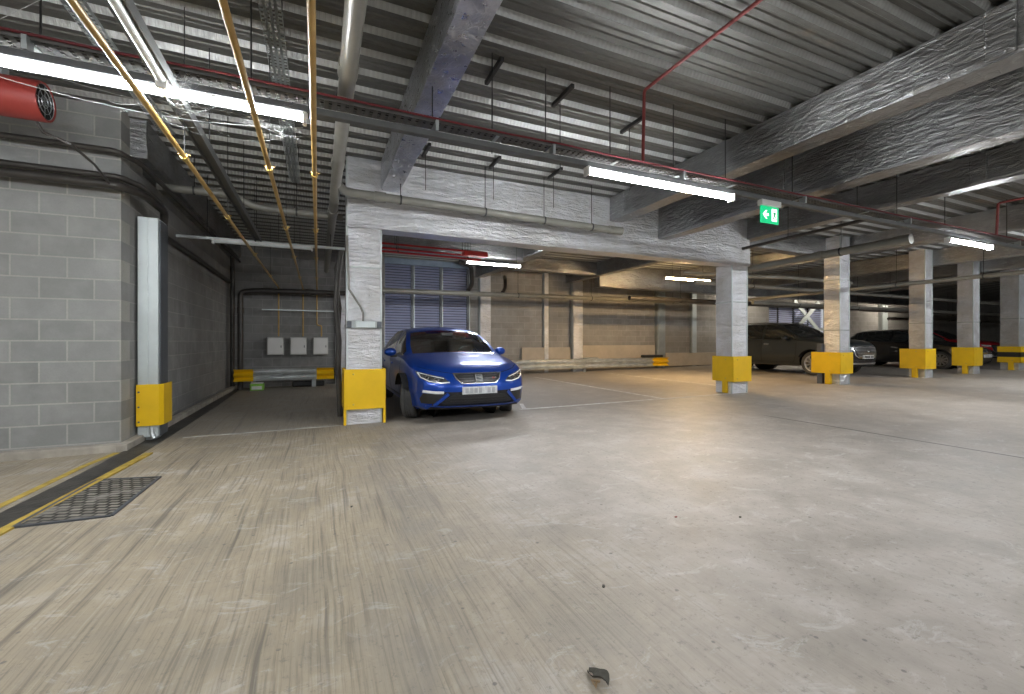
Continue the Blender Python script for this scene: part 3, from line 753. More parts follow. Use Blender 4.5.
pipe('iron_pipe', [(-8.9, 6.12, 3.02), (-1.98, 6.12, 2.98), (-1.86, 6.35, 2.97), (-1.84, 6.98, 2.95), (-1.86, 7.2, 2.70)], .032, M['piped'], 'dark iron pipe wrapping the left wall corner, upper of the pair')
pipe('iron_pipe', [(-8.9, 6.10, 2.93), (-1.97, 6.10, 2.88), (-1.83, 6.35, 2.87), (-1.80, 6.98, 2.85), (-1.86, 7.1, 2.60)], .045, M['piped'], 'thicker dark iron pipe wrapping the left wall corner, lower of the pair')
pipe('iron_pipe', [(-2.05, 7.1, 2.72), (-2.02, 13.3, 2.70)], .04, M['piped'], 'dark pipe running back along the left bay wall')
pipe('soil_pipe', [(8.66, 7.45, 3.3), (8.66, 7.45, 2.78), (8.64, 6.5, 2.79), (8.72, 3.90, 2.84)], .07, M['pipe'], 'fat grey pipe with a capped near end hanging right of the exit sign', [((8.72, 3.88, 2.84), (8.712, 4.1, 2.836)), ((8.68, 5.2, 2.815), (8.677, 5.35, 2.812))], rods=[(8.69, 4.9, 2.82)])
pipe('iron_pipe', [(8.25, 3.9, 3.2), (8.28, 6.60, 3.17)], .03, M['piped'], 'slim dark pipe above the fat capped pipe', rods=[(8.27, 5.6, 3.18)])
for (y, z, r, x0, x1, k, lb) in ((8.6, 2.75, .055, 9.0, 38, 'pipel', 'pale pipe crossing behind the column row, highest of the far pipes'),
                            (9.6, 2.42, .06, 12.5, 38, 'pipe', 'grey pipe crossing above the grey SUV roof'),
                            (11.6, 2.62, .08, 9.3, 38, 'piped', 'dark fat pipe crossing behind the column row'),
                            (13.0, 2.75, .05, 24.6, 38, 'pipe', 'pale pipe along the far right back wall'),
                            (12.0, 2.30, .07, 25, 38, 'pipe', 'far grey pipe low above the black hatchback')):
    pipe('waste_pipe', [(x0, y, z), ((x0 + x1) / 2, y, z + .02), (x1, y, z + .04)], r, M[k], lb, rods=[(x0 + 2.2, y, z), (x0 + 5.5, y, z), (x0 + 9, y, z)])
pipe('waste_pipe', [(9.0, 9.0, 3.05), (11.0, 8.4, 2.98), (11.7, 8.0, 2.95), (14.5, 7.9, 2.93)], .05, M['pipel'], 'pale bent pipe between the second and third columns')
pipe('waste_pipe', [(12.62, 9.9, 2.53), (12.62, 3.0, 2.55), (12.62, -4, 2.57)], .045, M['pipe'], 'slim grey pipe sloping up to the right across the far columns', rods=[(12.62, 5.9, 2.54), (12.62, 4.4, 2.545)])
# red conduits
pipe('red_conduit', [(3.0, -8, 3.76), (3.06, 3.58, 3.76), (3.06, 3.6, 3.04)], .017, M['redp'], 'red conduit running under the deck and dropping to the cable tray near the middle', n=10)
pipe('red_conduit', [(10.85, -6, 3.60), (10.85, 3.60, 3.60), (10.85, 3.62, 3.04)], .02, M['redp'], 'red conduit dropping to the cable tray at the right edge', n=10)
for (z, y, lb, x1) in ((3.02, 9.2, 'lower red sprinkler pipe behind the cross beam', 3.3), (3.13, 9.4, 'middle red sprinkler pipe behind the cross beam', 3.5), (3.27, 9.6, 'upper red sprinkler pipe behind the cross beam', 3.6)):
    pipe('sprinkler_pipe', [(.9, y, z), (x1, y, z - .02)], .022, simple('bright_red_pipe_paint_%d' % int(z * 100), (.55, .02, .02), .4), lb, n=10, rods=[(1.5, y, z), (3.0, y, z)])
MBr = MB().box(2.9, 3.45, 9.15, 9.35, 3.07, 3.16, bev=.01).build('red_valve_box', simple('bright_red_box', (.65, .04, .03), .4))
tag(MBr, 'bright red box on the red pipes just left of the cool strip light', 'valve box')
tag(MB().box(1.86, 4.64, 14.02, 14.12, 3.62, 3.80).build('door_header', M['lintel']), 'pale blue-grey header beam above the louvred doors', 'header beam')

# perforated tray, unlit, at the left
def tray_y(x, z, y0, y1, w, label):
    root = empty('cable_tray', (x, (y0 + y1) / 2, z), label, 'cable tray'); L = (y1 - y0) / 2
    mb = MB(); mb.box(-w / 2, -w / 2 + .004, -L, L, 0, .03).box(w / 2 - .004, w / 2, -L, L, 0, .03)
    for t in (-.25, 0, .25): mb.box(t * w - .01, t * w + .01, -L, L, 0, .003)
    y = -L
    while y < L: mb.box(-w / 2, w / 2, y, y + .02, 0, .003); y += .045
    mb.build('tray_channel', M['galv'], root)
    y = -L + .6
    while y < L: MB().tube([(w / 2, y, .0), (w / 2, y, DECK - z)], .005, 6).build('hanger_rod', M['rod'], root); MB().tube([(-w / 2, y, .0), (-w / 2, y, DECK - z)], .005, 6).build('hanger_rod', M['rod'], root); y += 1.5
    return root
tray_y(-.315, 3.58, -6, 7.4, .15, 'perforated galvanised tray running towards the left bay above the gas pipes')
tray_y(-1.55, 3.52, -6, 6.1, .14, 'dull perforated tray high in the upper left corner')

# strut brackets under the deck
for (x, y, lb) in ((1.55, 3.95, 'short dark strut bracket under the deck, first beyond the silver-bottomed beam'), (2.37, 4.05, 'short dark strut bracket under the deck, left of the red drop'), (3.45, 4.25, 'short dark strut bracket under the deck, right of the red drop'),
                   (1.35, 5.95, 'short dark strut bracket above the drain pipe, leftmost of three'), (2.35, 5.95, 'short dark strut bracket above the drain pipe, middle of three'), (3.35, 5.95, 'short dark strut bracket above the drain pipe, rightmost of three')):
    root = empty('strut_bracket', (x, y, DECK - .045), lb, 'bracket')
    MB().box(-.02, .02, -.21, .21, 0, .042, bev=.004).build('strut_channel', M['black'], root)
    MB().tube([(0, .05, -(.75 if y < 5 else .5)), (0, .05, 0)], .005, 6).build('hanger_rod', M['rod'], root)

# red jet fan in front of the left wall
root = empty('jet_fan', (-3.07, 5.2, 3.29), 'red cylindrical ventilation fan partly in view at the left edge', 'fan')
MB().lathe([(.150, .88), (.163, .88), (.168, .865), (.168, -.86), (.163, -.88), (.150, -.88), (.145, -.6), (.145, .6), (.150, .88)], 32, 'x').build('casing', M['redfan'], root, auto=40)
MB().lathe([(.146, .872), (.144, .86), (.140, .55), (.140, -.55), (.144, -.86)], 32, 'x').build('mouth_shade', M['dark'], root, auto=40)  # black sleeve added so the fan mouth looks shaded
mb = MB()
for r_ in (.05, .10, .145): mb.lathe([(r_ - .0016, .872), (r_, .875), (r_ + .0016, .872), (r_, .869), (r_ - .0016, .872)], 28, 'x')
for k in range(8):
    a = PI * k / 4; mb.tube([(.872, 0, 0), (.872, .148 * math.cos(a), .148 * math.sin(a))], .0016, 6)
mb.build('guard_grille', M['galv'], root)
mb = MB(); mb.lathe([(0, .60), (.05, .60), (.05, .40), (0, .40)], 16, 'x')
for k in range(7):
    a = 2 * PI * k / 7; ca, sa = math.cos(a), math.sin(a); cb, sb = math.cos(a + .5), math.sin(a + .5)
    mb.add([(.55, .045 * ca, .045 * sa), (.56, .145 * ca, .145 * sa), (.48, .145 * cb, .145 * sb), (.47, .045 * cb, .045 * sb),
            (.54, .045 * ca, .045 * sa), (.55, .145 * ca, .145 * sa), (.47, .145 * cb, .145 * sb), (.46, .045 * cb, .045 * sb)],
           [(0, 1, 2, 3), (7, 6, 5, 4), (0, 1, 5, 4), (1, 2, 6, 5), (2, 3, 7, 6), (3, 0, 4, 7)])
mb.build('rotor', M['dark'], root)
for x in (-.6, .6): MB().box(x - .02, x + .02, -.05, .05, .16, DECK - 3.29).build('mounting_bracket', M['galv'], root)
MB().tube([(.80, 0.05, -.17), (.84, .05, -.25), (1.0, .1, -.30), (1.03, .5, -.34), (1.02, .93, -.42)], .012, 8).build('power_cable', M['piped'], root)

# cobwebs around the upper left light
mb = MB(); random.seed(3)
def strand(a, b_, sag, r=.0012):
    a = Vector(a); b_ = Vector(b_); pts = []
    for i in range(7):
        t = i / 6; p = a.lerp(b_, t); p.z -= sag * 4 * t * (1 - t); pts.append(p)
    mb.tube(pts, r, 4, caps=False)
strand((-1.72, 3.3, 2.80), (-1.1, 2.9, 3.0), .01, .002); strand((-1.9, 3.5, 2.75), (-.1, 3.5, 2.72), .10, .0022)
strand((-1.6, 3.3, 2.72), (-.5, 3.3, 2.62), .04, .002); strand((-.9, 3.35, 2.98), (-.75, 3.5, 2.74), .06, .002)
for i in range(60):
    a = (random.uniform(-1.1, -.15), random.uniform(3.35, 3.7), random.uniform(2.70, 2.80))
    b_ = (a[0] + random.uniform(-.35, .35), a[1] + random.uniform(-.15, .15), a[2] - random.uniform(-.05, .12))
    strand(a, b_, random.uniform(0, .05), .0006)
for i in range(26):
    a = (random.uniform(-1.0, -.7), random.uniform(3.35, 3.6), 2.78); b_ = (random.uniform(-1.0, -.7), 3.6, 2.98 + random.uniform(-.03, .05))
    strand(a, b_, .01, .0006)
tag(mb.build('cobweb', M['web_silk']), 'dusty cobwebs hanging on the upper left strip light', 'cobweb', kind='stuff')

# ------------------------------------------------------------------ crash barriers
def barrier(x0, x1, y, z0, z1, label, ends, posts, ew=.32):
    xm = (x0 + x1) / 2; zb = fz(xm); root = empty('crash_barrier', (xm, y, zb), label, 'crash barrier')
    h = z1 - z0; prof = []
    for k in range(25):
        t = k / 24; yy = -.05 * math.cos(t * 4 * PI) ; prof.append((yy, z0 + h * t))
    def rail(a, b_, e=0):
        m2 = MB(); n_ = len(prof)
        vs = []
        for X in (a, b_):
            vs += [(X, p[0] - e, p[1]) for p in prof] + [(X, p[0] + .006 + e, p[1]) for p in reversed(prof)]
        q = 2 * n_
        fs = [(i, (i + 1) % q, (i + 1) % q + q, i + q) for i in range(q)]
        fs.append(tuple(range(q))); fs.append(tuple(range(2 * q - 1, q - 1, -1)))
        return m2.add(vs, fs)
    rail(x0 - xm, x1 - xm).build('rail', M['railm'], root, auto=50)
    for sgn in ends:
        a = (x0 - xm - .03) if sgn < 0 else (x1 - xm - ew + .03)
        rail(a, a + ew, .008).build('end_cap', M['yellow'], root, auto=50)
    for px in posts:
        MB().box(px - xm - .05, px - xm + .05, .05, .06, 0, z1 - .02).box(px - xm - .05, px - xm + .05, .13, .14, 0, z1 - .02).box(px - xm - .005, px - xm + .005, .05, .14, 0, z1 - .02).build('post', M['galv'], root)
    return root
barrier(-1.88, .36, 12.75, .21, .51, 'short crash barrier with yellow ends below the three meter boxes', (-1, 1), (-1.5, -.1), .42)
barrier(4.3, 12.75, 13.55, .15, .48, 'long galvanised crash barrier in front of the back wall, one yellow end', (1,), (5.6, 8.9, 12.6), .75)
# green tool box under the barrier
root = empty('plastic_case', (-1.38, 12.55, fz(-1.38)), 'small green and white plastic case under the short crash barrier', 'case')
MB().box(-.15, .15, -.11, .11, 0, .17, bev=.02).build('case_body', M['green'], root)
MB().box(-.11, .11, -.118, -.105, .03, .11, bev=.005).build('case_label', M['white'], root)
MB().box(-.135, .135, -.09, .09, .165, .195, bev=.012).build('case_lid', M['white'], root)
tag(MB().box(-.62, .16, 12.92, 13.12, fz(0), .14, bev=.03).build('folded_sheet', M['black']), 'dark bundle lying on the floor behind the short crash barrier', 'bundle')

# ------------------------------------------------------------------ back wall furniture
root = empty('door_1', (3.25, 14.25, fz(3.25)), None, None); root['kind'] = 'structure'
xs = [1.86, 2.78, 3.71, 4.64]
for i in range(3):
    mb = MB(); z = .05
    a, b_ = xs[i] - 3.25 + .05, xs[i + 1] - 3.25 - .05
    while z < 3.55:
        mb.add([(a, 0, z + .07), (b_, 0, z + .07), (b_, -.05, z), (a, -.05, z), (a, .012, z + .07), (b_, .012, z + .07), (b_, -.04, z - .004), (a, -.04, z - .004)],
               [(0, 1, 2, 3), (7, 6, 5, 4), (0, 4, 5, 1), (2, 6, 7, 3), (0, 3, 7, 4), (1, 5, 6, 2)]); z += .085
    mb.build('louvre_panel', M['louvre'], root)
    MB().box(a, b_, .05, .06, 0, 3.6).build('backing_sheet', M['dark'], root)
for x in xs: MB().box(x - 3.25 - .055, x - 3.25 + .055, -.07, .06, 0, 3.62).build('mullion', M['darksteel'], root); MB().box(x - 3.25 + .03, x - 3.25 + .055, -.078, -.07, 0, 3.62).build('mullion_edge', M['galvl'], root)
# second set of blue doors with cross bracing, far right
root = empty('door_2', (21.9, YB + .35, fz(21.9)), None, None); root['kind'] = 'structure'
for i in range(4):
    a = -2.3 + i * 1.15; mb = MB(); z = .05
    while z < 2.85:
        mb.add([(a, 0, z + .08), (a + 1.02, 0, z + .08), (a + 1.02, -.05, z), (a, -.05, z), (a, .012, z + .08), (a + 1.02, .012, z + .08), (a + 1.02, -.04, z - .004), (a, -.04, z - .004)],
               [(0, 1, 2, 3), (7, 6, 5, 4), (0, 4, 5, 1), (2, 6, 7, 3), (0, 3, 7, 4), (1, 5, 6, 2)]); z += .1
    mb.build('louvre_panel', M['louvre'], root); MB().box(a, a + 1.02, .05, .06, 0, 2.9).build('backing_sheet', M['dark'], root)
def bar3(mb, a, b_, w, y0, y1):
    d = Vector((b_[0] - a[0], b_[1] - a[1])).normalized(); q = Vector((-d.y, d.x)) * w / 2
    mb.prism([(a[0] + q.x, a[1] + q.y), (b_[0] + q.x, b_[1] + q.y), (b_[0] - q.x, b_[1] - q.y), (a[0] - q.x, a[1] - q.y)], y0, y1, 'y'); return mb
root = empty('cross_brace', (22.15, YB - .1, fz(22) + .36), 'pale steel X-shaped cross brace behind the grey SUV', 'brace')
bar3(MB(), (-.8, 1.2), (1.0, 2.6), .2, -.05, 0).build('diagonal_bar', M['galvl'], root)
bar3(MB(), (-.8, 2.6), (1.0, 1.2), .2, .01, .06).build('diagonal_bar', M['galvl'], root)
MB().box(-2.5, 2.2, -.03, .03, 1.15, 1.3).build('rail', M['galvl'], root)
for (x0, x1, y0, mk, lb, t) in ((5.02, 5.38, 14.0, 'white', 'pale column strip beside the louvred doors', 3.75), (7.50, 7.66, 14.08, 'white', 'narrow white wall post above the long barrier', 3.8),
                         (8.64, 9.04, 13.95, 'white', 'wide white wall post behind the middle of the long barrier', 3.8), (12.7, 13.06, 14.0, 'galv', 'galvanised wall post behind the yellow barrier end', 3.8),
                         (14.60, 14.84, 14.05, 'galvl', 'thin galvanised wall post left of the second column', 3.8), (24.0, 24.4, 14.0, 'galv', 'dark wall post right of the cross brace', 3.8), (28.6, 29.1, 14.0, 'galvl', 'galvanised wall post above the black hatchback', 3.8)):
    root = empty('wall_post', ((x0 + x1) / 2, y0 + .1, fz(x0)), lb, 'post'); w = (x1 - x0) / 2
    MB().box(-w, w, -.1, .1, -.02, t - fz(x0), bev=.006).build('post_face', {'white': M['foilcol'], 'galv': M['galv'], 'galvl': M['galvl']}[mk], root)
    MB().box(-w - .02, -w, -.06, .1, 0, t - fz(x0)).build('edge_flange', M['galv'], root)
    MB().box(w, w + .02, -.06, .1, 0, t - fz(x0)).build('edge_flange', M['galv'], root)
tag(MB().box(.45, .80, 13.30, 13.42, 0, 2.6, bev=.005).build('wall_post', M['foilcol']), 'white post at the right end of the left bay wall', 'post')
tag(MB().box(6.6, 8.6, 14.10, 14.2, fz(7.5), .98, bev=.004).build('wall_board', M['ply']), 'pale low board leaning on the back wall, left of the wide white post', 'board')
tag(MB().box(9.1, 12.6, 14.10, 14.2, fz(10.5), 1.05, bev=.004).build('wall_board', M['ply']), 'pale low board on the back wall, right of the wide white post', 'board')
tag(MB().box(13.1, 24.3, 14.02, 14.2, fz(18), .72, bev=.004).build('wall_board', M['ply']), 'long low boarded plinth on the back wall behind the second column', 'board')
tag(MB().box(9.05, 9.6, 13.72, 13.98, .46, .60, bev=.03).build('grey_pouch', M['galv']), 'grey lump resting on the long crash barrier', 'bag')
tag(MB().box(11.5, 12.5, 13.50, 13.68, .57, .68, bev=.04).build('dark_bag', M['black']), 'dark flat bag resting behind the yellow end of the long barrier', 'bag')

# wedge post next to third column
tag(MB().box(11.72, 11.84, 7.06, 7.18, fz(11.5), 1.14, bev=.01).build('bollard', M['darksteel']), 'dark square bollard beside the column in front of the grey SUV', 'bollard')

# small litter
root = empty('dried_leaf', (.89, 1.28, fz(.89)), 'curled dark dried leaf on the floor at the bottom edge', 'leaf', rz=.3)
bm_ = MB(); n1 = 9; vs = []
for i in range(n1):
    t = i / (n1 - 1); w = .024 * math.sin(PI * (t * .93 + .04)) ** .6
    for s_ in (-1, -.5, 0, .5, 1): vs.append((s_ * w + .006 * math.sin(t * 9), (t - .5) * .09, .004 + .018 * abs(s_) ** 1.6 + .010 * math.sin(t * 5)))
fs = [(i * 5 + k, i * 5 + k + 1, i * 5 + k + 6, i * 5 + k + 5) for i in range(n1 - 1) for k in range(4)]
off = len(vs); vs2 = [(x, y, z + .0015) for x, y, z in vs]
bm_.add(vs + vs2, fs + [tuple(reversed([j + off for j in f])) for f in fs]); bm_.build('leaf_blade', M['leaf'], root, smooth=True)
MB().tube([(-.02, -.01, .006), (-.035, -.02, .004), (-.028, .004, .01), (-.012, -.02, .012)], .004, 6).build('leaf_stem', M['stem'], root)
for (x, y, rz, c, lb) in ((2.17, 2.23, .3, 'r', 'tiny red scrap on the floor at lower right'), (.22, 3.35, 1.2, 'd', 'small dark scrap on the floor in front of the nearest column'), (-2.02, 2.3, .5, 'd', 'dark scrap at the left edge of the floor'), (1.25, 1.75, .9, 'd', 'dark fleck on the floor, near the dried leaf'),
                          (2.55, 2.05, .4, 'd', 'dark sliver on the floor right of the dried leaf')):
    mb = MB().prism([(-.012, -.004), (0, -.008), (.014, -.003), (.010, .006), (-.008, .006)], 0, .004, 'z')
    o = mb.build('floor_scrap', M['redp'] if c == 'r' else M['leaf'], None, (x, y, fz(x) + .0005)); o.rotation_euler[2] = rz; tag(o, lb, 'scrap')

# ------------------------------------------------------------------ cars
def pchip(xs, ys, q):
    xs = np.array(xs, float); ys = np.array(ys, float); h = np.diff(xs); d = np.diff(ys) / h
    m_ = np.zeros_like(xs)
    for i in range(1, len(xs) - 1):
        if d[i - 1] * d[i] > 0:
            w1 = 2 * h[i] + h[i - 1]; w2 = h[i] + 2 * h[i - 1]; m_[i] = (w1 + w2) / (w1 / d[i - 1] + w2 / d[i])
    m_[0] = d[0]; m_[-1] = d[-1]
    i = np.clip(np.searchsorted(xs, q) - 1, 0, len(xs) - 2); t = (q - xs[i]) / h[i]
    return (2 * t ** 3 - 3 * t ** 2 + 1) * ys[i] + (t ** 3 - 2 * t ** 2 + t) * h[i] * m_[i] + (-2 * t ** 3 + 3 * t ** 2) * ys[i + 1] + (t ** 3 - t ** 2) * h[i] * m_[i + 1]

# station rows: y, half width, bottom z, shoulder z, centre z, roof-edge x, roof-edge z drop
HATCH = dict(L=4.26, st=[(0.00, .78, .26, .62, .66, .62, .03), (.06, .83, .21, .66, .73, .62, .03), (.25, .875, .19, .73, .82, .66, .035), (.6, .895, .18, .80, .895, .70, .035),
    (.95, .90, .18, .86, .95, .72, .03), (1.22, .90, .18, .895, .99, .735, .03), (1.45, .90, .18, .91, 1.12, .725, .05), (1.75, .90, .18, .925, 1.29, .675, .065), (2.0, .90, .18, .935, 1.40, .63, .075),
    (2.25, .90, .18, .945, 1.445, .605, .08), (2.7, .90, .18, .96, 1.46, .60, .08), (3.2, .90, .18, .98, 1.445, .595, .08), (3.65, .895, .19, 1.0, 1.39, .59, .08), (3.85, .88, .21, 1.0, 1.27, .60, .07),
    (4.05, .86, .24, .99, 1.10, .63, .05), (4.17, .83, .28, .95, 1.0, .64, .03), (4.23, .79, .33, .88, .92, .62, .02)],
    cowl=1.22, roof=1.92, glass_side=(1.36, 3.62), pillars=((2.32, 2.40), (3.22, 3.31)), rear=(3.70, 4.10), axles=(.87, 3.50), wr=.32, ar=.365, cap=.46)
SUV = dict(L=4.70, st=[(0.00, .84, .36, .86, .92, .66, .03), (.07, .89, .30, .90, .99, .68, .03), (.3, .935, .27, .95, 1.07, .72, .035), (.7, .955, .26, .99, 1.12, .76, .035),
    (1.1, .96, .26, 1.03, 1.15, .78, .03), (1.35, .96, .26, 1.06, 1.18, .79, .03), (1.6, .96, .26, 1.08, 1.33, .775, .05), (1.9, .96, .26, 1.09, 1.52, .73, .065), (2.2, .96, .26, 1.10, 1.65, .69, .075),
    (2.5, .96, .26, 1.11, 1.69, .67, .08), (3.0, .96, .26, 1.12, 1.70, .665, .08), (3.6, .96, .26, 1.14, 1.69, .66, .08), (4.1, .955, .27, 1.16, 1.65, .65, .08), (4.3, .945, .29, 1.16, 1.52, .66, .07),
    (4.5, .93, .32, 1.14, 1.30, .69, .05), (4.62, .90, .36, 1.08, 1.14, .70, .03), (4.68, .86, .42, 1.0, 1.04, .68, .02)],
    cowl=1.35, roof=2.12, glass_side=(1.5, 4.1), pillars=((2.62, 2.70), (3.5, 3.6)), rear=(4.18, 4.52), axles=(.95, 3.68), wr=.37, ar=.425, cap=.66)

def make_car(kind, loc, label, paintm, spec, rimm, face):
    S = kind; st = np.array(S['st']); root = empty('car', loc, label, 'car')
    ys = st[:, 0]
    q = sorted(set([round(v, 4) for v in np.arange(0, ys[-1], .045)] + [round(v, 4) for v in ys] + [S['cowl'], S['roof'], S['glass_side'][0], S['glass_side'][1], S['rear'][0], S['rear'][1]] + [v for p_ in S['pillars'] for v in p_]))
    q2 = [q[0]]
    for v in q[1:]:
        if v - q2[-1] > .012 or v in (S['cowl'], S['roof']): q2.append(v)
    q = np.array(q2)
    cols = [pchip(ys, st[:, k], q) for k in range(1, 7)]
    W = max(st[:, 1]); L = ys[-1]
    # bands: number of subdivisions between ring control points
    sub = [3, 2, 3, 6, 4, 2, 6, 3, 12]
    def ring(i):
        w, zb, zs, zc, ex, dz = [c[i] for c in cols]
        cab = min(1, max(0, (zc - zs - .09) / .12))          # 0 = bonnet, 1 = cabin
        P_ = [(0, zb), (.84 * w, zb), (.955 * w, zb + .05), (.985 * w, zb + .20), (1.0 * w, (zb + zs) / 2 + .08), (.975 * w, zs)]
        hx = .93 * w * (1 - cab) + .925 * w * cab; hz = (zs + (zc - zs) * .35) * (1 - cab) + (zs + .025) * cab
        P_.append((hx, hz))
        P_.append((ex * (1 - cab) * 1.08 + ex * cab * 1.06, zc - dz - .01 * (1 - cab)))
        P_.append((ex - .03 * (1 - cab) - .03 * cab, zc - dz * .62))
        P_.append((0, zc))
        out = []
        for b_ in range(9):
            a, c2 = P_[b_], P_[b_ + 1]
            for k in range(sub[b_]):
                t = k / sub[b_]
                x = a[0] + (c2[0] - a[0]) * t; z = a[1] + (c2[1] - a[1]) * t
                if b_ == 8:   # roof / bonnet crown: ellipse-like
                    x = a[0] * (1 - t); z = c2[1] - (c2[1] - a[1]) * (1 - t) ** 2
                if b_ in (3, 4):   # gentle body side swell
                    x += .012 * math.sin(PI * t) * (1 if b_ == 3 else .4)
                if b_ == 6:
                    x += .02 * math.sin(PI * t) * cab
                out.append((x, z))
        out.append(P_[9]); return out
    start = np.cumsum([0] + sub)
    rings = [ring(i) for i in range(len(q))]
    nr = len(rings[0])
    def warp(x, y, z):
        f = max(0, 1 - y / 1.0) ** 1.6; g = max(0, 1 - (L - y) / .8) ** 1.6
        a = abs(x) / W
        y2 = y + f * .33 * a ** 2.8 - g * .16 * a ** 2.6
        # raked nose
        y2 += f * .10 * max(0, z - S['cap'] - .1) - g * .0
        return (x, y2, z)
    # end caps
    def caprings(r0, yb, sgn, zc):
        out = []
        for k in (.0, .12, .24, .36, .48, .60, .70, .79, .87, .94):
            e = (1 - k ** 2.2)
            out.append(([(x * (1 - .02 * e), zc + (z - zc) * k) for x, z in r0], yb + sgn * .05 * e))
        return out
    allr = [(r, y) for r, y in caprings(rings[0], 0, -1, S['cap'])] + [(r, y) for r, y in zip(rings, q)] + list(reversed([(r, y) for r, y in caprings(rings[-1], L, 1, S['cap'] + .2)]))
    nc = 10
    V = []; 
    for r, y in allr:
        for (x, z) in r: V.append(list(warp(x, y, z)))
        for (x, z) in r[1:-1][::-1]: V.append(list(warp(-x, y, z)))
    R = 2 * nr - 2
    F = []; FM = []
    bF, wF, sF, rF = [], [], [], []; uF = []
    for i in range(len(allr) - 1):
        ym = (allr[i][1] + allr[i + 1][1]) / 2; incap = i < nc or i >= len(allr) - 1 - nc
        for j in range(R):
            k = (j + 1) % R; f = (i * R + j, i * R + k, (i + 1) * R + k, (i + 1) * R + j)
            jj = j if j < nr - 1 else R - 1 - j      # band index mirrored
            dest = bF if jj >= start[1] else uF
            if not incap:
                if start[8] <= jj < start[9] and S['cowl'] < ym < S['roof']: dest = wF
                elif start[8] <= jj < start[9] and S['rear'][0] < ym < S['rear'][1]: dest = rF
                elif start[6] <= jj < start[7] and S['glass_side'][0] < ym < S['glass_side'][1] and not any(a < ym < b_ for a, b_ in S['pillars']): dest = sF
            dest.append(f)
    V = [Vector(v) for v in V]
    # wheel arches
    def arch(V, faces):
        keep = []; ins = {}
        for vi, v in enumerate(V):
            if abs(v.x) > .55 * W and v.z < S['wr'] * 2 + .25:
                for ya in S['axles']:
                    d = math.hypot(v.y - ya, v.z - S['wr'])
                    if d < S['ar']: ins[vi] = ya
        for f in faces:
            k = [vi in ins for vi in f]
            if all(k): continue
            keep.append(f)
        used = {vi for f in keep for vi in f if vi in ins}
        for vi in used:
            ya = ins[vi]; v = V[vi]; dy, dz = v.y - ya, v.z - S['wr']; d = math.hypot(dy, dz) or 1e-6
            v.y = ya + dy / d * S['ar']; v.z = S['wr'] + dz / d * S['ar']
        return keep
    full = bF + wF + sF + rF + uF
    bvh = BVHTree.FromPolygons(V, full)
    allb = arch(V, bF + uF); us = set(uF); bF = [f for f in allb if f not in us]; uF = [f for f in allb if f in us]
    def sub_mesh(name, faces, m_, auto=28, thick=0):
        idx = sorted({i for f in faces for i in f}); mp = {a: b_ for b_, a in enumerate(idx)}
        mb = MB(); mb.v = [tuple(V[i]) for i in idx]; mb.f = [tuple(mp[i] for i in f) for f in faces]; mb.m = [0] * len(faces)
        o = mb.build(name, m_, root, auto=auto)
        return o
    # ground clearance dark underside comes with the shell
    body = sub_mesh('body_shell', bF, paintm, 38)
    sub_mesh('underbody', uF, M['dark'], 38)
    glass = spec.get('glass', M['glass'])
    sub_mesh('windscreen', wF, glass, 60); sub_mesh('rear_window', rF, glass, 60)
    for sg in (1, -1):
        fs = [f for f in sF if sum(V[i].x for i in f) * sg > 0]
        # split into panes
        brk = [S['glass_side'][0]] + [v for p_ in S['pillars'] for v in p_] + [S['glass_side'][1]]
        for k in range(0, len(brk), 2):
            g = [f for f in fs if brk[k] < sum(V[i].y for i in f) / 4 < brk[k + 1]]
            if g: sub_mesh('side_window', g, glass, 60)
    # interior
    zf = S['st'][5][3]
    ib = MB().box(-W * .78, W * .78, 1.0, L - .6, S['st'][0][2] + .05, zf - .28); ib.build('cabin_floor', M['dark'], root)
    MB().box(-W * .76, W * .76, S['cowl'] - .05, S['cowl'] + .35, zf - .3, zf - .04, bev=.03).build('dashboard', M['dark'], root)
    for sx in (-1, 1):
        t = MB().box(sx * .38 - .24, sx * .38 + .24, 2.15, 2.33, zf - .3, zf + .20, bev=.05).box(sx * .38 - .13, sx * .38 + .13, 2.2, 2.3, zf + .22, zf + .38, bev=.04); t.build('front_seat', M['seat'], root)
    MB().box(-.62, .62, 3.0, 3.2, zf - .3, zf + .18, bev=.05).build('rear_seat', M['seat'], root)
    mb = MB(); c0 = Vector((.38, S['cowl'] + .5, zf - .02)); pts = [(c0.x + .18 * math.cos(a), c0.y + .05 * math.sin(a), c0.z + .17 * math.sin(a)) for a in [2 * PI * k / 16 for k in range(17)]]
    mb.tube(pts, .014, 6); mb.build('steering_wheel', M['trim'], root)
    MB().box(-.11, .11, S['roof'] - .22, S['roof'] - .19, st[8][4] - .13, st[8][4] - .07, bev=.008).build('interior_mirror', M['trim'], root)
    # wipers/cowl trim
    # projection panels -------------------------------------------------
    def project(name, poly, m_, axis='y', sgn=-1, off=.006, res=.03, parent=root, thick=.02):
        """conform a polygon drawn in the front (x,z) or side (y,z) elevation to the body"""
        bm = bmesh.new(); vs = [bm.verts.new((p[0], p[1], 0)) for p in poly]; bm.faces.new(vs)
        xs_ = [p[0] for p in poly]; zs_ = [p[1] for p in poly]
        for lo, hi, ax in ((min(xs_), max(xs_), 0), (min(zs_), max(zs_), 1)):
            kk = lo + res
            while kk < hi - 1e-4:
                co = (kk, 0, 0) if ax == 0 else (0, kk, 0); no = (1, 0, 0) if ax == 0 else (0, 1, 0)
                bmesh.ops.bisect_plane(bm, geom=bm.verts[:] + bm.edges[:] + bm.faces[:], plane_co=co, plane_no=no); kk += res
        ok = True
        last = None
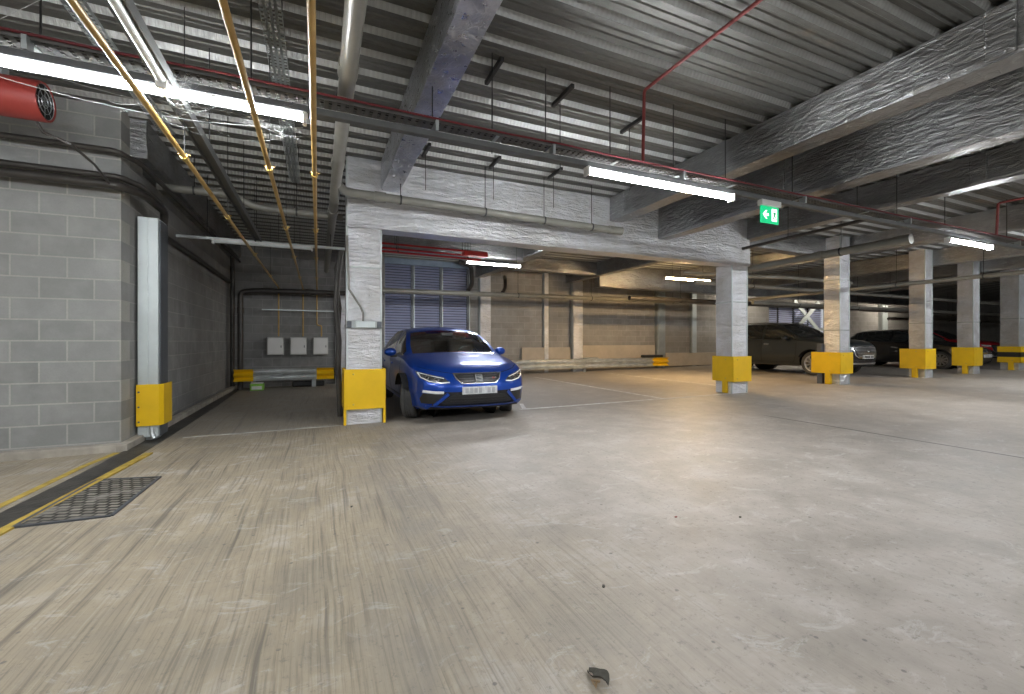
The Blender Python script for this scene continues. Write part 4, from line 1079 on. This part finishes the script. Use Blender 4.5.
        for v in bm.verts:
            a, b_ = v.co.x, v.co.y
            if axis == 'y': o_, d_ = Vector((a, -3 if sgn < 0 else L + 3, b_)), Vector((0, 1 if sgn < 0 else -1, 0))
            else: o_, d_ = Vector((3 * sgn, a, b_)), Vector((-sgn, 0, 0))
            hit = bvh.ray_cast(o_, d_)[0]
            if hit is None: hit = Vector(last) if last else Vector((a, 0, b_))
            v.co = Vector((hit.x if axis != 'y' else a, hit.y if axis == 'y' else a, b_)) - d_ * off
            last = tuple(hit)
        r_ = bmesh.ops.extrude_face_region(bm, geom=bm.faces[:])
        vv = [g for g in r_['geom'] if isinstance(g, bmesh.types.BMVert)]
        dd = (Vector((0, 1 if sgn < 0 else -1, 0)) if axis == 'y' else Vector((-sgn, 0, 0))) * thick
        for v in vv: v.co += dd
        bmesh.ops.recalc_face_normals(bm, faces=bm.faces)
        me = bpy.data.meshes.new(name); bm.to_mesh(me); bm.free(); me.materials.append(m_)
        o = bpy.data.objects.new(name, me); COL.objects.link(o); o.parent = parent
        me.polygons.foreach_set('use_smooth', [True] * len(me.polygons)); me.set_sharp_from_angle(angle=math.radians(35))
        return o
    def outline(poly, w): # polygon ring as list of quads
        c_ = Vector((sum(p[0] for p in poly) / len(poly), sum(p[1] for p in poly) / len(poly)))
        return [(p[0] + (p[0] - c_.x) * 0, p[1]) for p in poly]
    def stripe(name, pts, w, m_, axis='y', sgn=-1, off=.008, thick=.015, parent=root):
        first = None
        for a, b_ in zip(pts[:-1], pts[1:]):
            d = Vector((b_[0] - a[0], b_[1] - a[1])).normalized(); qv = Vector((-d.y, d.x)) * w / 2; e = d * w * .3
            pl = [(a[0] + qv.x - e.x, a[1] + qv.y - e.y), (b_[0] + qv.x + e.x, b_[1] + qv.y + e.y), (b_[0] - qv.x + e.x, b_[1] - qv.y + e.y), (a[0] - qv.x - e.x, a[1] - qv.y - e.y)]
            o = project(name, pl, m_, axis, sgn, off, .04, parent, thick)
            if first is None: first = o
            else:  # join into one mesh
                b1 = bmesh.new(); b1.from_mesh(first.data); b1.from_mesh(o.data); b1.to_mesh(first.data); b1.free(); me_ = o.data; bpy.data.objects.remove(o); bpy.data.meshes.remove(me_)
        return first
    face(project, stripe, S, root)
    # side details
    sd = S['st'][5][3]
    for sg in (1, -1):
        p0, p1 = S['pillars'][0]; pm = (p0 + p1) / 2; fr = S['cowl'] + .13; rr = (S['pillars'][1][0] + S['pillars'][1][1]) / 2
        zb = S['st'][6][2] + .07
        stripe('door_gap', [(pm, sd + .03), (pm + .0, zb + .05), (fr + .08, zb + .05), (fr, zb + .25), (fr - .02, sd - .03)], .010, M['dark'], 'x', sg, .003, .006)
        stripe('door_gap', [(pm, zb + .05), (rr - .22, zb + .05), (S['axles'][1] - S['ar'] - .02, zb + .25), (rr + .02, sd - .05)], .010, M['dark'], 'x', sg, .003, .006)
        project('sill_trim', [(S['axles'][0] + S['ar'] + .05, zb - .035), (S['axles'][1] - S['ar'] - .05, zb - .035), (S['axles'][1] - S['ar'] - .03, zb + .03), (S['axles'][0] + S['ar'] + .03, zb + .03)], M['trim'], 'x', sg, .004, .08, root, .02)
        for ym in (pm - .18, rr - .12):
            zh = sd - .10; project('door_handle', [(ym - .09, zh - .014), (ym + .09, zh - .010), (ym + .09, zh + .012), (ym - .09, zh + .014)], spec.get('handle', paintm), 'x', sg, .022, .05, root, .02)
        # mirror
        mb = MB(); mx = sg * (W + .10); my = S['cowl'] + .42; mz = sd + .10
        prof = [(0, -.085), (.035, -.08), (.062, -.05), (.072, 0), (.068, .05), (.055, .075), (0, .078)]
        mb.lathe([(r_ * 1.0, h_) for r_, h_ in prof], 14, 'y')
        mo = mb.build('door_mirror', paintm, root, (mx, my, mz), smooth=True); mo.scale = (1.45, .8, 1.0)
        MB().box(mx - (.11 if sg > 0 else -.0) - (.0 if sg > 0 else 0.0), mx + (.0 if sg > 0 else .11), my - .02, my + .03, mz - .085, mz - .045, bev=.01).build('mirror_stalk', M['trim'], root)
        # window surround
        # roof rail
        if spec.get('rails'):
            pts = []
            for yy in np.linspace(S['roof'] + .15, S['rear'][0] - .1, 9):
                h_ = bvh.ray_cast(Vector((sg * .62, yy, 3)), Vector((0, 0, -1)))[0]; pts.append((sg * .62, yy, h_.z + .035))
            pts = [(pts[0][0], pts[0][1] - .06, pts[0][2] - .04)] + pts + [(pts[-1][0], pts[-1][1] + .06, pts[-1][2] - .04)]
            MB().tube(pts, .016, 8).build('roof_rail', spec.get('handle', M['chrome']), root)
    # wheels
    wr = S['wr']
    for ya in S['axles']:
        for sg in (1, -1):
            wx = sg * (W - .11)
            wroot = MB(); tw = .105
            wroot.lathe([(wr * .66, -tw * .9), (wr * .72, -tw), (wr * .90, -tw * 1.0), (wr * .965, -tw * .88), (wr, -tw * .7), (wr, -tw * .36), (wr - .008, -tw * .34), (wr - .008, -tw * .28), (wr, -tw * .26), (wr, -.008), (wr - .008, -.006), (wr - .008, .006), (wr, .008),
                           (wr, tw * .26), (wr - .008, tw * .28), (wr - .008, tw * .34), (wr, tw * .36), (wr, tw * .7), (wr * .965, tw * .88), (wr * .90, tw), (wr * .72, tw), (wr * .66, tw * .9)], 36, 'x')
            tyre = wroot.build('tyre', M['tyre'], root, (wx, ya, wr), auto=40)
            if ya < 2: tyre.rotation_euler[2] = spec.get('steer', 0)
            mb = MB(); e = sg
            mb.lathe([(wr * .64, e * tw * .92), (wr * .70, e * tw * .98), (wr * .705, e * tw * .8), (wr * .60, e * tw * .55), (wr * .60, -e * tw * .8)], 32, 'x')
            ns = spec.get('spokes', 5)
            for k in range(ns):
                a = 2 * PI * k / ns + .3
                for da in ((-.16, .16) if ns == 5 else (0,)):
                    c1, s1 = math.cos(a + da * .4), math.sin(a + da * .4); c2, s2 = math.cos(a + da), math.sin(a + da); w_ = .018 * wr / .32
                    p1, p2 = Vector((c1, s1)) * wr * .1, Vector((c2, s2)) * wr * .68; d = (p2 - p1).normalized(); qv = Vector((-d.y, d.x)) * w_
                    mb.prism([(p1 + qv)[:], (p2 + qv * 1.3)[:], (p2 - qv * 1.3)[:], (p1 - qv)[:]], e * tw * .62, e * tw * .86, 'x')
            mb.lathe([(0, e * tw * .9), (wr * .16, e * tw * .88), (wr * .19, e * tw * .6)], 20, 'x')
            mb.build('rim', rimm, tyre, auto=40)
            mb = MB(); mb.lathe([(0, -e * .0), (wr * .52, -e * .0), (wr * .52, -e * .02), (0, -e * .02)], 24, 'x'); mb.build('brake_disc', M['darksteel'], tyre)
            mb = MB(); mb.lathe([(S['ar'] + .004, -.20), (S['ar'] + .004, .03)], 24, 'x', (wx, ya, wr), a0=.45, a1=PI - .45)
            mb.lathe([(0, -sg * .24), (S['ar'] + .004, -sg * .24)], 24, 'x', (wx, ya, wr), a0=-.25, a1=PI + .25)
            mb.build('wheel_arch_liner', M['dark'], root)
    return root

def root_paint(root): return [c for c in children(root) if c.name.startswith('body_shell')][0].data.materials[0]
def mirror_poly(p): return [(-x, z) for x, z in reversed(p)]
def face_hatch(project, stripe, S, root):
    g = [(-.36, .715), (.36, .715), (.325, .64), (.26, .575), (-.26, .575), (-.325, .64)]
    project('upper_grille', g, M['mesh'], off=.006)
    stripe('grille_surround', g + [g[0]], .013, M['chrome'], off=.014)
    for z in (.61, .645, .68): stripe('grille_bar', [(-.29, z), (-.08, z)], .007, M['rimdark'], off=.012); stripe('grille_bar', [(.08, z), (.29, z)], .007, M['rimdark'], off=.012)
    project('badge', [(-.055, .595), (.055, .595), (.055, .695), (-.055, .695)], M['chrome'], off=.026, res=.1)
    stripe('badge_mark', [(.040, .683), (-.040, .683), (-.040, .655), (.040, .635), (.040, .607), (-.040, .607)], .009, M['darksteel'], off=.031, thick=.006)
    stripe('trim_badge', [(.215, .645), (.235, .645)], .026, M['redp'], off=.016)
    stripe('trim_badge', [(.240, .645), (.262, .645)], .026, M['chrome'], off=.016)
    pl = project('number_plate', [(-.26, .425), (.26, .425), (.26, .53), (-.26, .53)], M['plate'], off=.030, res=.6, thick=.03)
    for k in range(7):
        if k == 4: continue
        x = -.20 + k * .066
        project('plate_smudge', [(x - .024, .442), (x + .024, .442), (x + .024, .512), (x - .024, .512)], M['platechar'], off=.0325, res=.6, thick=.003, parent=pl)
    project('lower_intake', [(-.40, .41), (.40, .41), (.55, .305), (.50, .285), (-.50, .285), (-.55, .305)], M['mesh'], off=.006)
    for z in (.325, .365): stripe('intake_bar', [(-.42, z), (.42, z)], .007, M['trim'], off=.012)
    stripe('front_lip', [(-.72, .262), (-.5, .25), (.5, .25), (.72, .262)], .016, root_paint(root), off=.035, thick=.05)
    for s in (0, 1):
        T = (lambda p: p) if s == 0 else mirror_poly
        hl = project('headlight', T([(.41, .585), (.54, .575), (.70, .600), (.80, .655), (.835, .745), (.79, .735), (.66, .700), (.50, .665)]), M['lampdark'], off=.006)
        stripe('lamp_drl', T([(.43, .595), (.54, .588), (.69, .612), (.785, .662), (.81, .725)]), .014, M['drl'], off=.012, parent=hl)
        stripe('lamp_drl', T([(.50, .650), (.66, .685), (.80, .725)]), .010, M['drl'], off=.012, parent=hl)
        for (cx_, cz_) in ((.60, .635), (.71, .660)):
            c_ = [(cx_ + .028 * math.cos(a), cz_ + .026 * math.sin(a)) for a in [2 * PI * k / 12 for k in range(12)]]
            project('projector', T(c_), M['chrome'], off=.013, parent=hl); c_ = [(cx_ + .016 * math.cos(a), cz_ + .015 * math.sin(a)) for a in [2 * PI * k / 12 for k in range(12)]]
            project('projector_lens', T(c_), M['dark'], off=.018, parent=hl)
        project('side_intake', T([(.48, .40), (.54, .435), (.76, .44), (.80, .36), (.78, .295), (.62, .29)]), M['trim'], off=.005)
        stripe('fog_lamp', T([(.52, .452), (.62, .455), (.76, .468)]), .036, M['drl'], off=.016)
        stripe('bumper_blade', T([(.46, .43), (.53, .36), (.62, .275)]), .045, root_paint(root), off=.028, thick=.04)
        stripe('bonnet_gap', T([(.37, .715), (.50, .735), (.66, .765), (.78, .80)]), .006, M['dark'], off=.004)
def face_suv(project, stripe, S, root):
    g = [(-.50, .90), (.50, .90), (.58, .84), (.50, .62), (.40, .56), (-.40, .56), (-.50, .62), (-.58, .84)]
    project('upper_grille', g, M['mesh'], off=.006)
    for k in range(7):
        z = .60 + k * .043; w = .40 + .13 * (k / 6)
        stripe('grille_bar', [(-w, z), (w, z)], .016, M['rim'], off=.02)
    stripe('grille_surround', g + [g[0]], .02, M['chrome'], off=.016)
    project('badge', [(-.07, .72), (.07, .72), (.07, .80), (-.07, .80)], M['chrome'], off=.03, res=.2)
    pl = project('number_plate', [(-.26, .53), (.26, .53), (.26, .645), (-.26, .645)], M['plate'], off=.035, res=.6, thick=.03)
    for k in range(7):
        if k == 4: continue
        x = -.20 + k * .066
        project('plate_smudge', [(x - .02, .555), (x + .02, .555), (x + .02, .62), (x - .02, .62)], M['darksteel'], off=.038, res=.6, thick=.003, parent=pl)
    project('lower_intake', [(-.55, .50), (.55, .50), (.50, .42), (-.50, .42)], M['mesh'], off=.008)
    stripe('skid_plate', [(-.65, .385), (.65, .385)], .05, M['rim'], off=.02)
    for s in (0, 1):
        T = (lambda p: p) if s == 0 else mirror_poly
        hl = project('headlight', T([(.56, .86), (.60, .80), (.80, .82), (.86, .88), (.84, .93), (.62, .905)]), M['lamp'], off=.006)
        stripe('lamp_drl', T([(.58, .87), (.72, .855), (.83, .88)]), .018, M['drl'], off=.012, parent=hl)
        project('side_intake', T([(.62, .70), (.80, .72), (.80, .52), (.66, .50)]), M['trim'], off=.006)
        stripe('fog_lamp', T([(.64, .60), (.76, .61)]), .04, M['chrome'], off=.014)

make_car(HATCH, (2.115, 5.98, fz(2.1)), 'metallic blue five-door hatchback parked beside the nearest column', M['blue'], dict(steer=-.42), M['rimdark'], face_hatch)
make_car(SUV, (14.87, 7.7, fz(14.87)), 'dark grey SUV with slatted chrome grille parked behind the third column', M['gunmetal'], dict(glass=M['darkglass'], rails=True, handle=M['chrome'], spokes=10), M['rim'], face_suv)
make_car(HATCH, (21.1, 7.3, fz(21.1)), 'black hatchback parked behind the fourth and fifth columns', M['blackcar'], dict(spokes=10, glass=M['darkglass']), M['rim'], face_hatch)
rc = make_car(SUV, (25.3, 8.35, fz(25.3)), 'red car partly in view behind the black hatchback nose', M['redcar'], dict(glass=M['darkglass']), M['rim'], face_suv); rc.scale = (.95, .93, .88)

# ------------------------------------------------------------------ camera, world, view
w = bpy.data.worlds.new('World'); SC.world = w; w.use_nodes = True
w.node_tree.nodes['Background'].inputs[0].default_value = (.6, .62, .65, 1); w.node_tree.nodes['Background'].inputs[1].default_value = .3
cam = bpy.data.cameras.new('Camera'); co = bpy.data.objects.new('Camera', cam); COL.objects.link(co)
co.location = (0, 0, 1.18); co.rotation_euler = (PI / 2, 0, -math.atan(194 / 440))
cam.sensor_width = 36; cam.lens = 36 * 440 / 1024; cam.shift_y = -5 / 1024; cam.clip_start = .05; cam.clip_end = 200
SC.camera = co
vs = SC.view_settings; vs.view_transform = 'Standard'; vs.look = 'None'; vs.gamma = 1; vs.use_curve_mapping = False; vs.exposure = 1.45
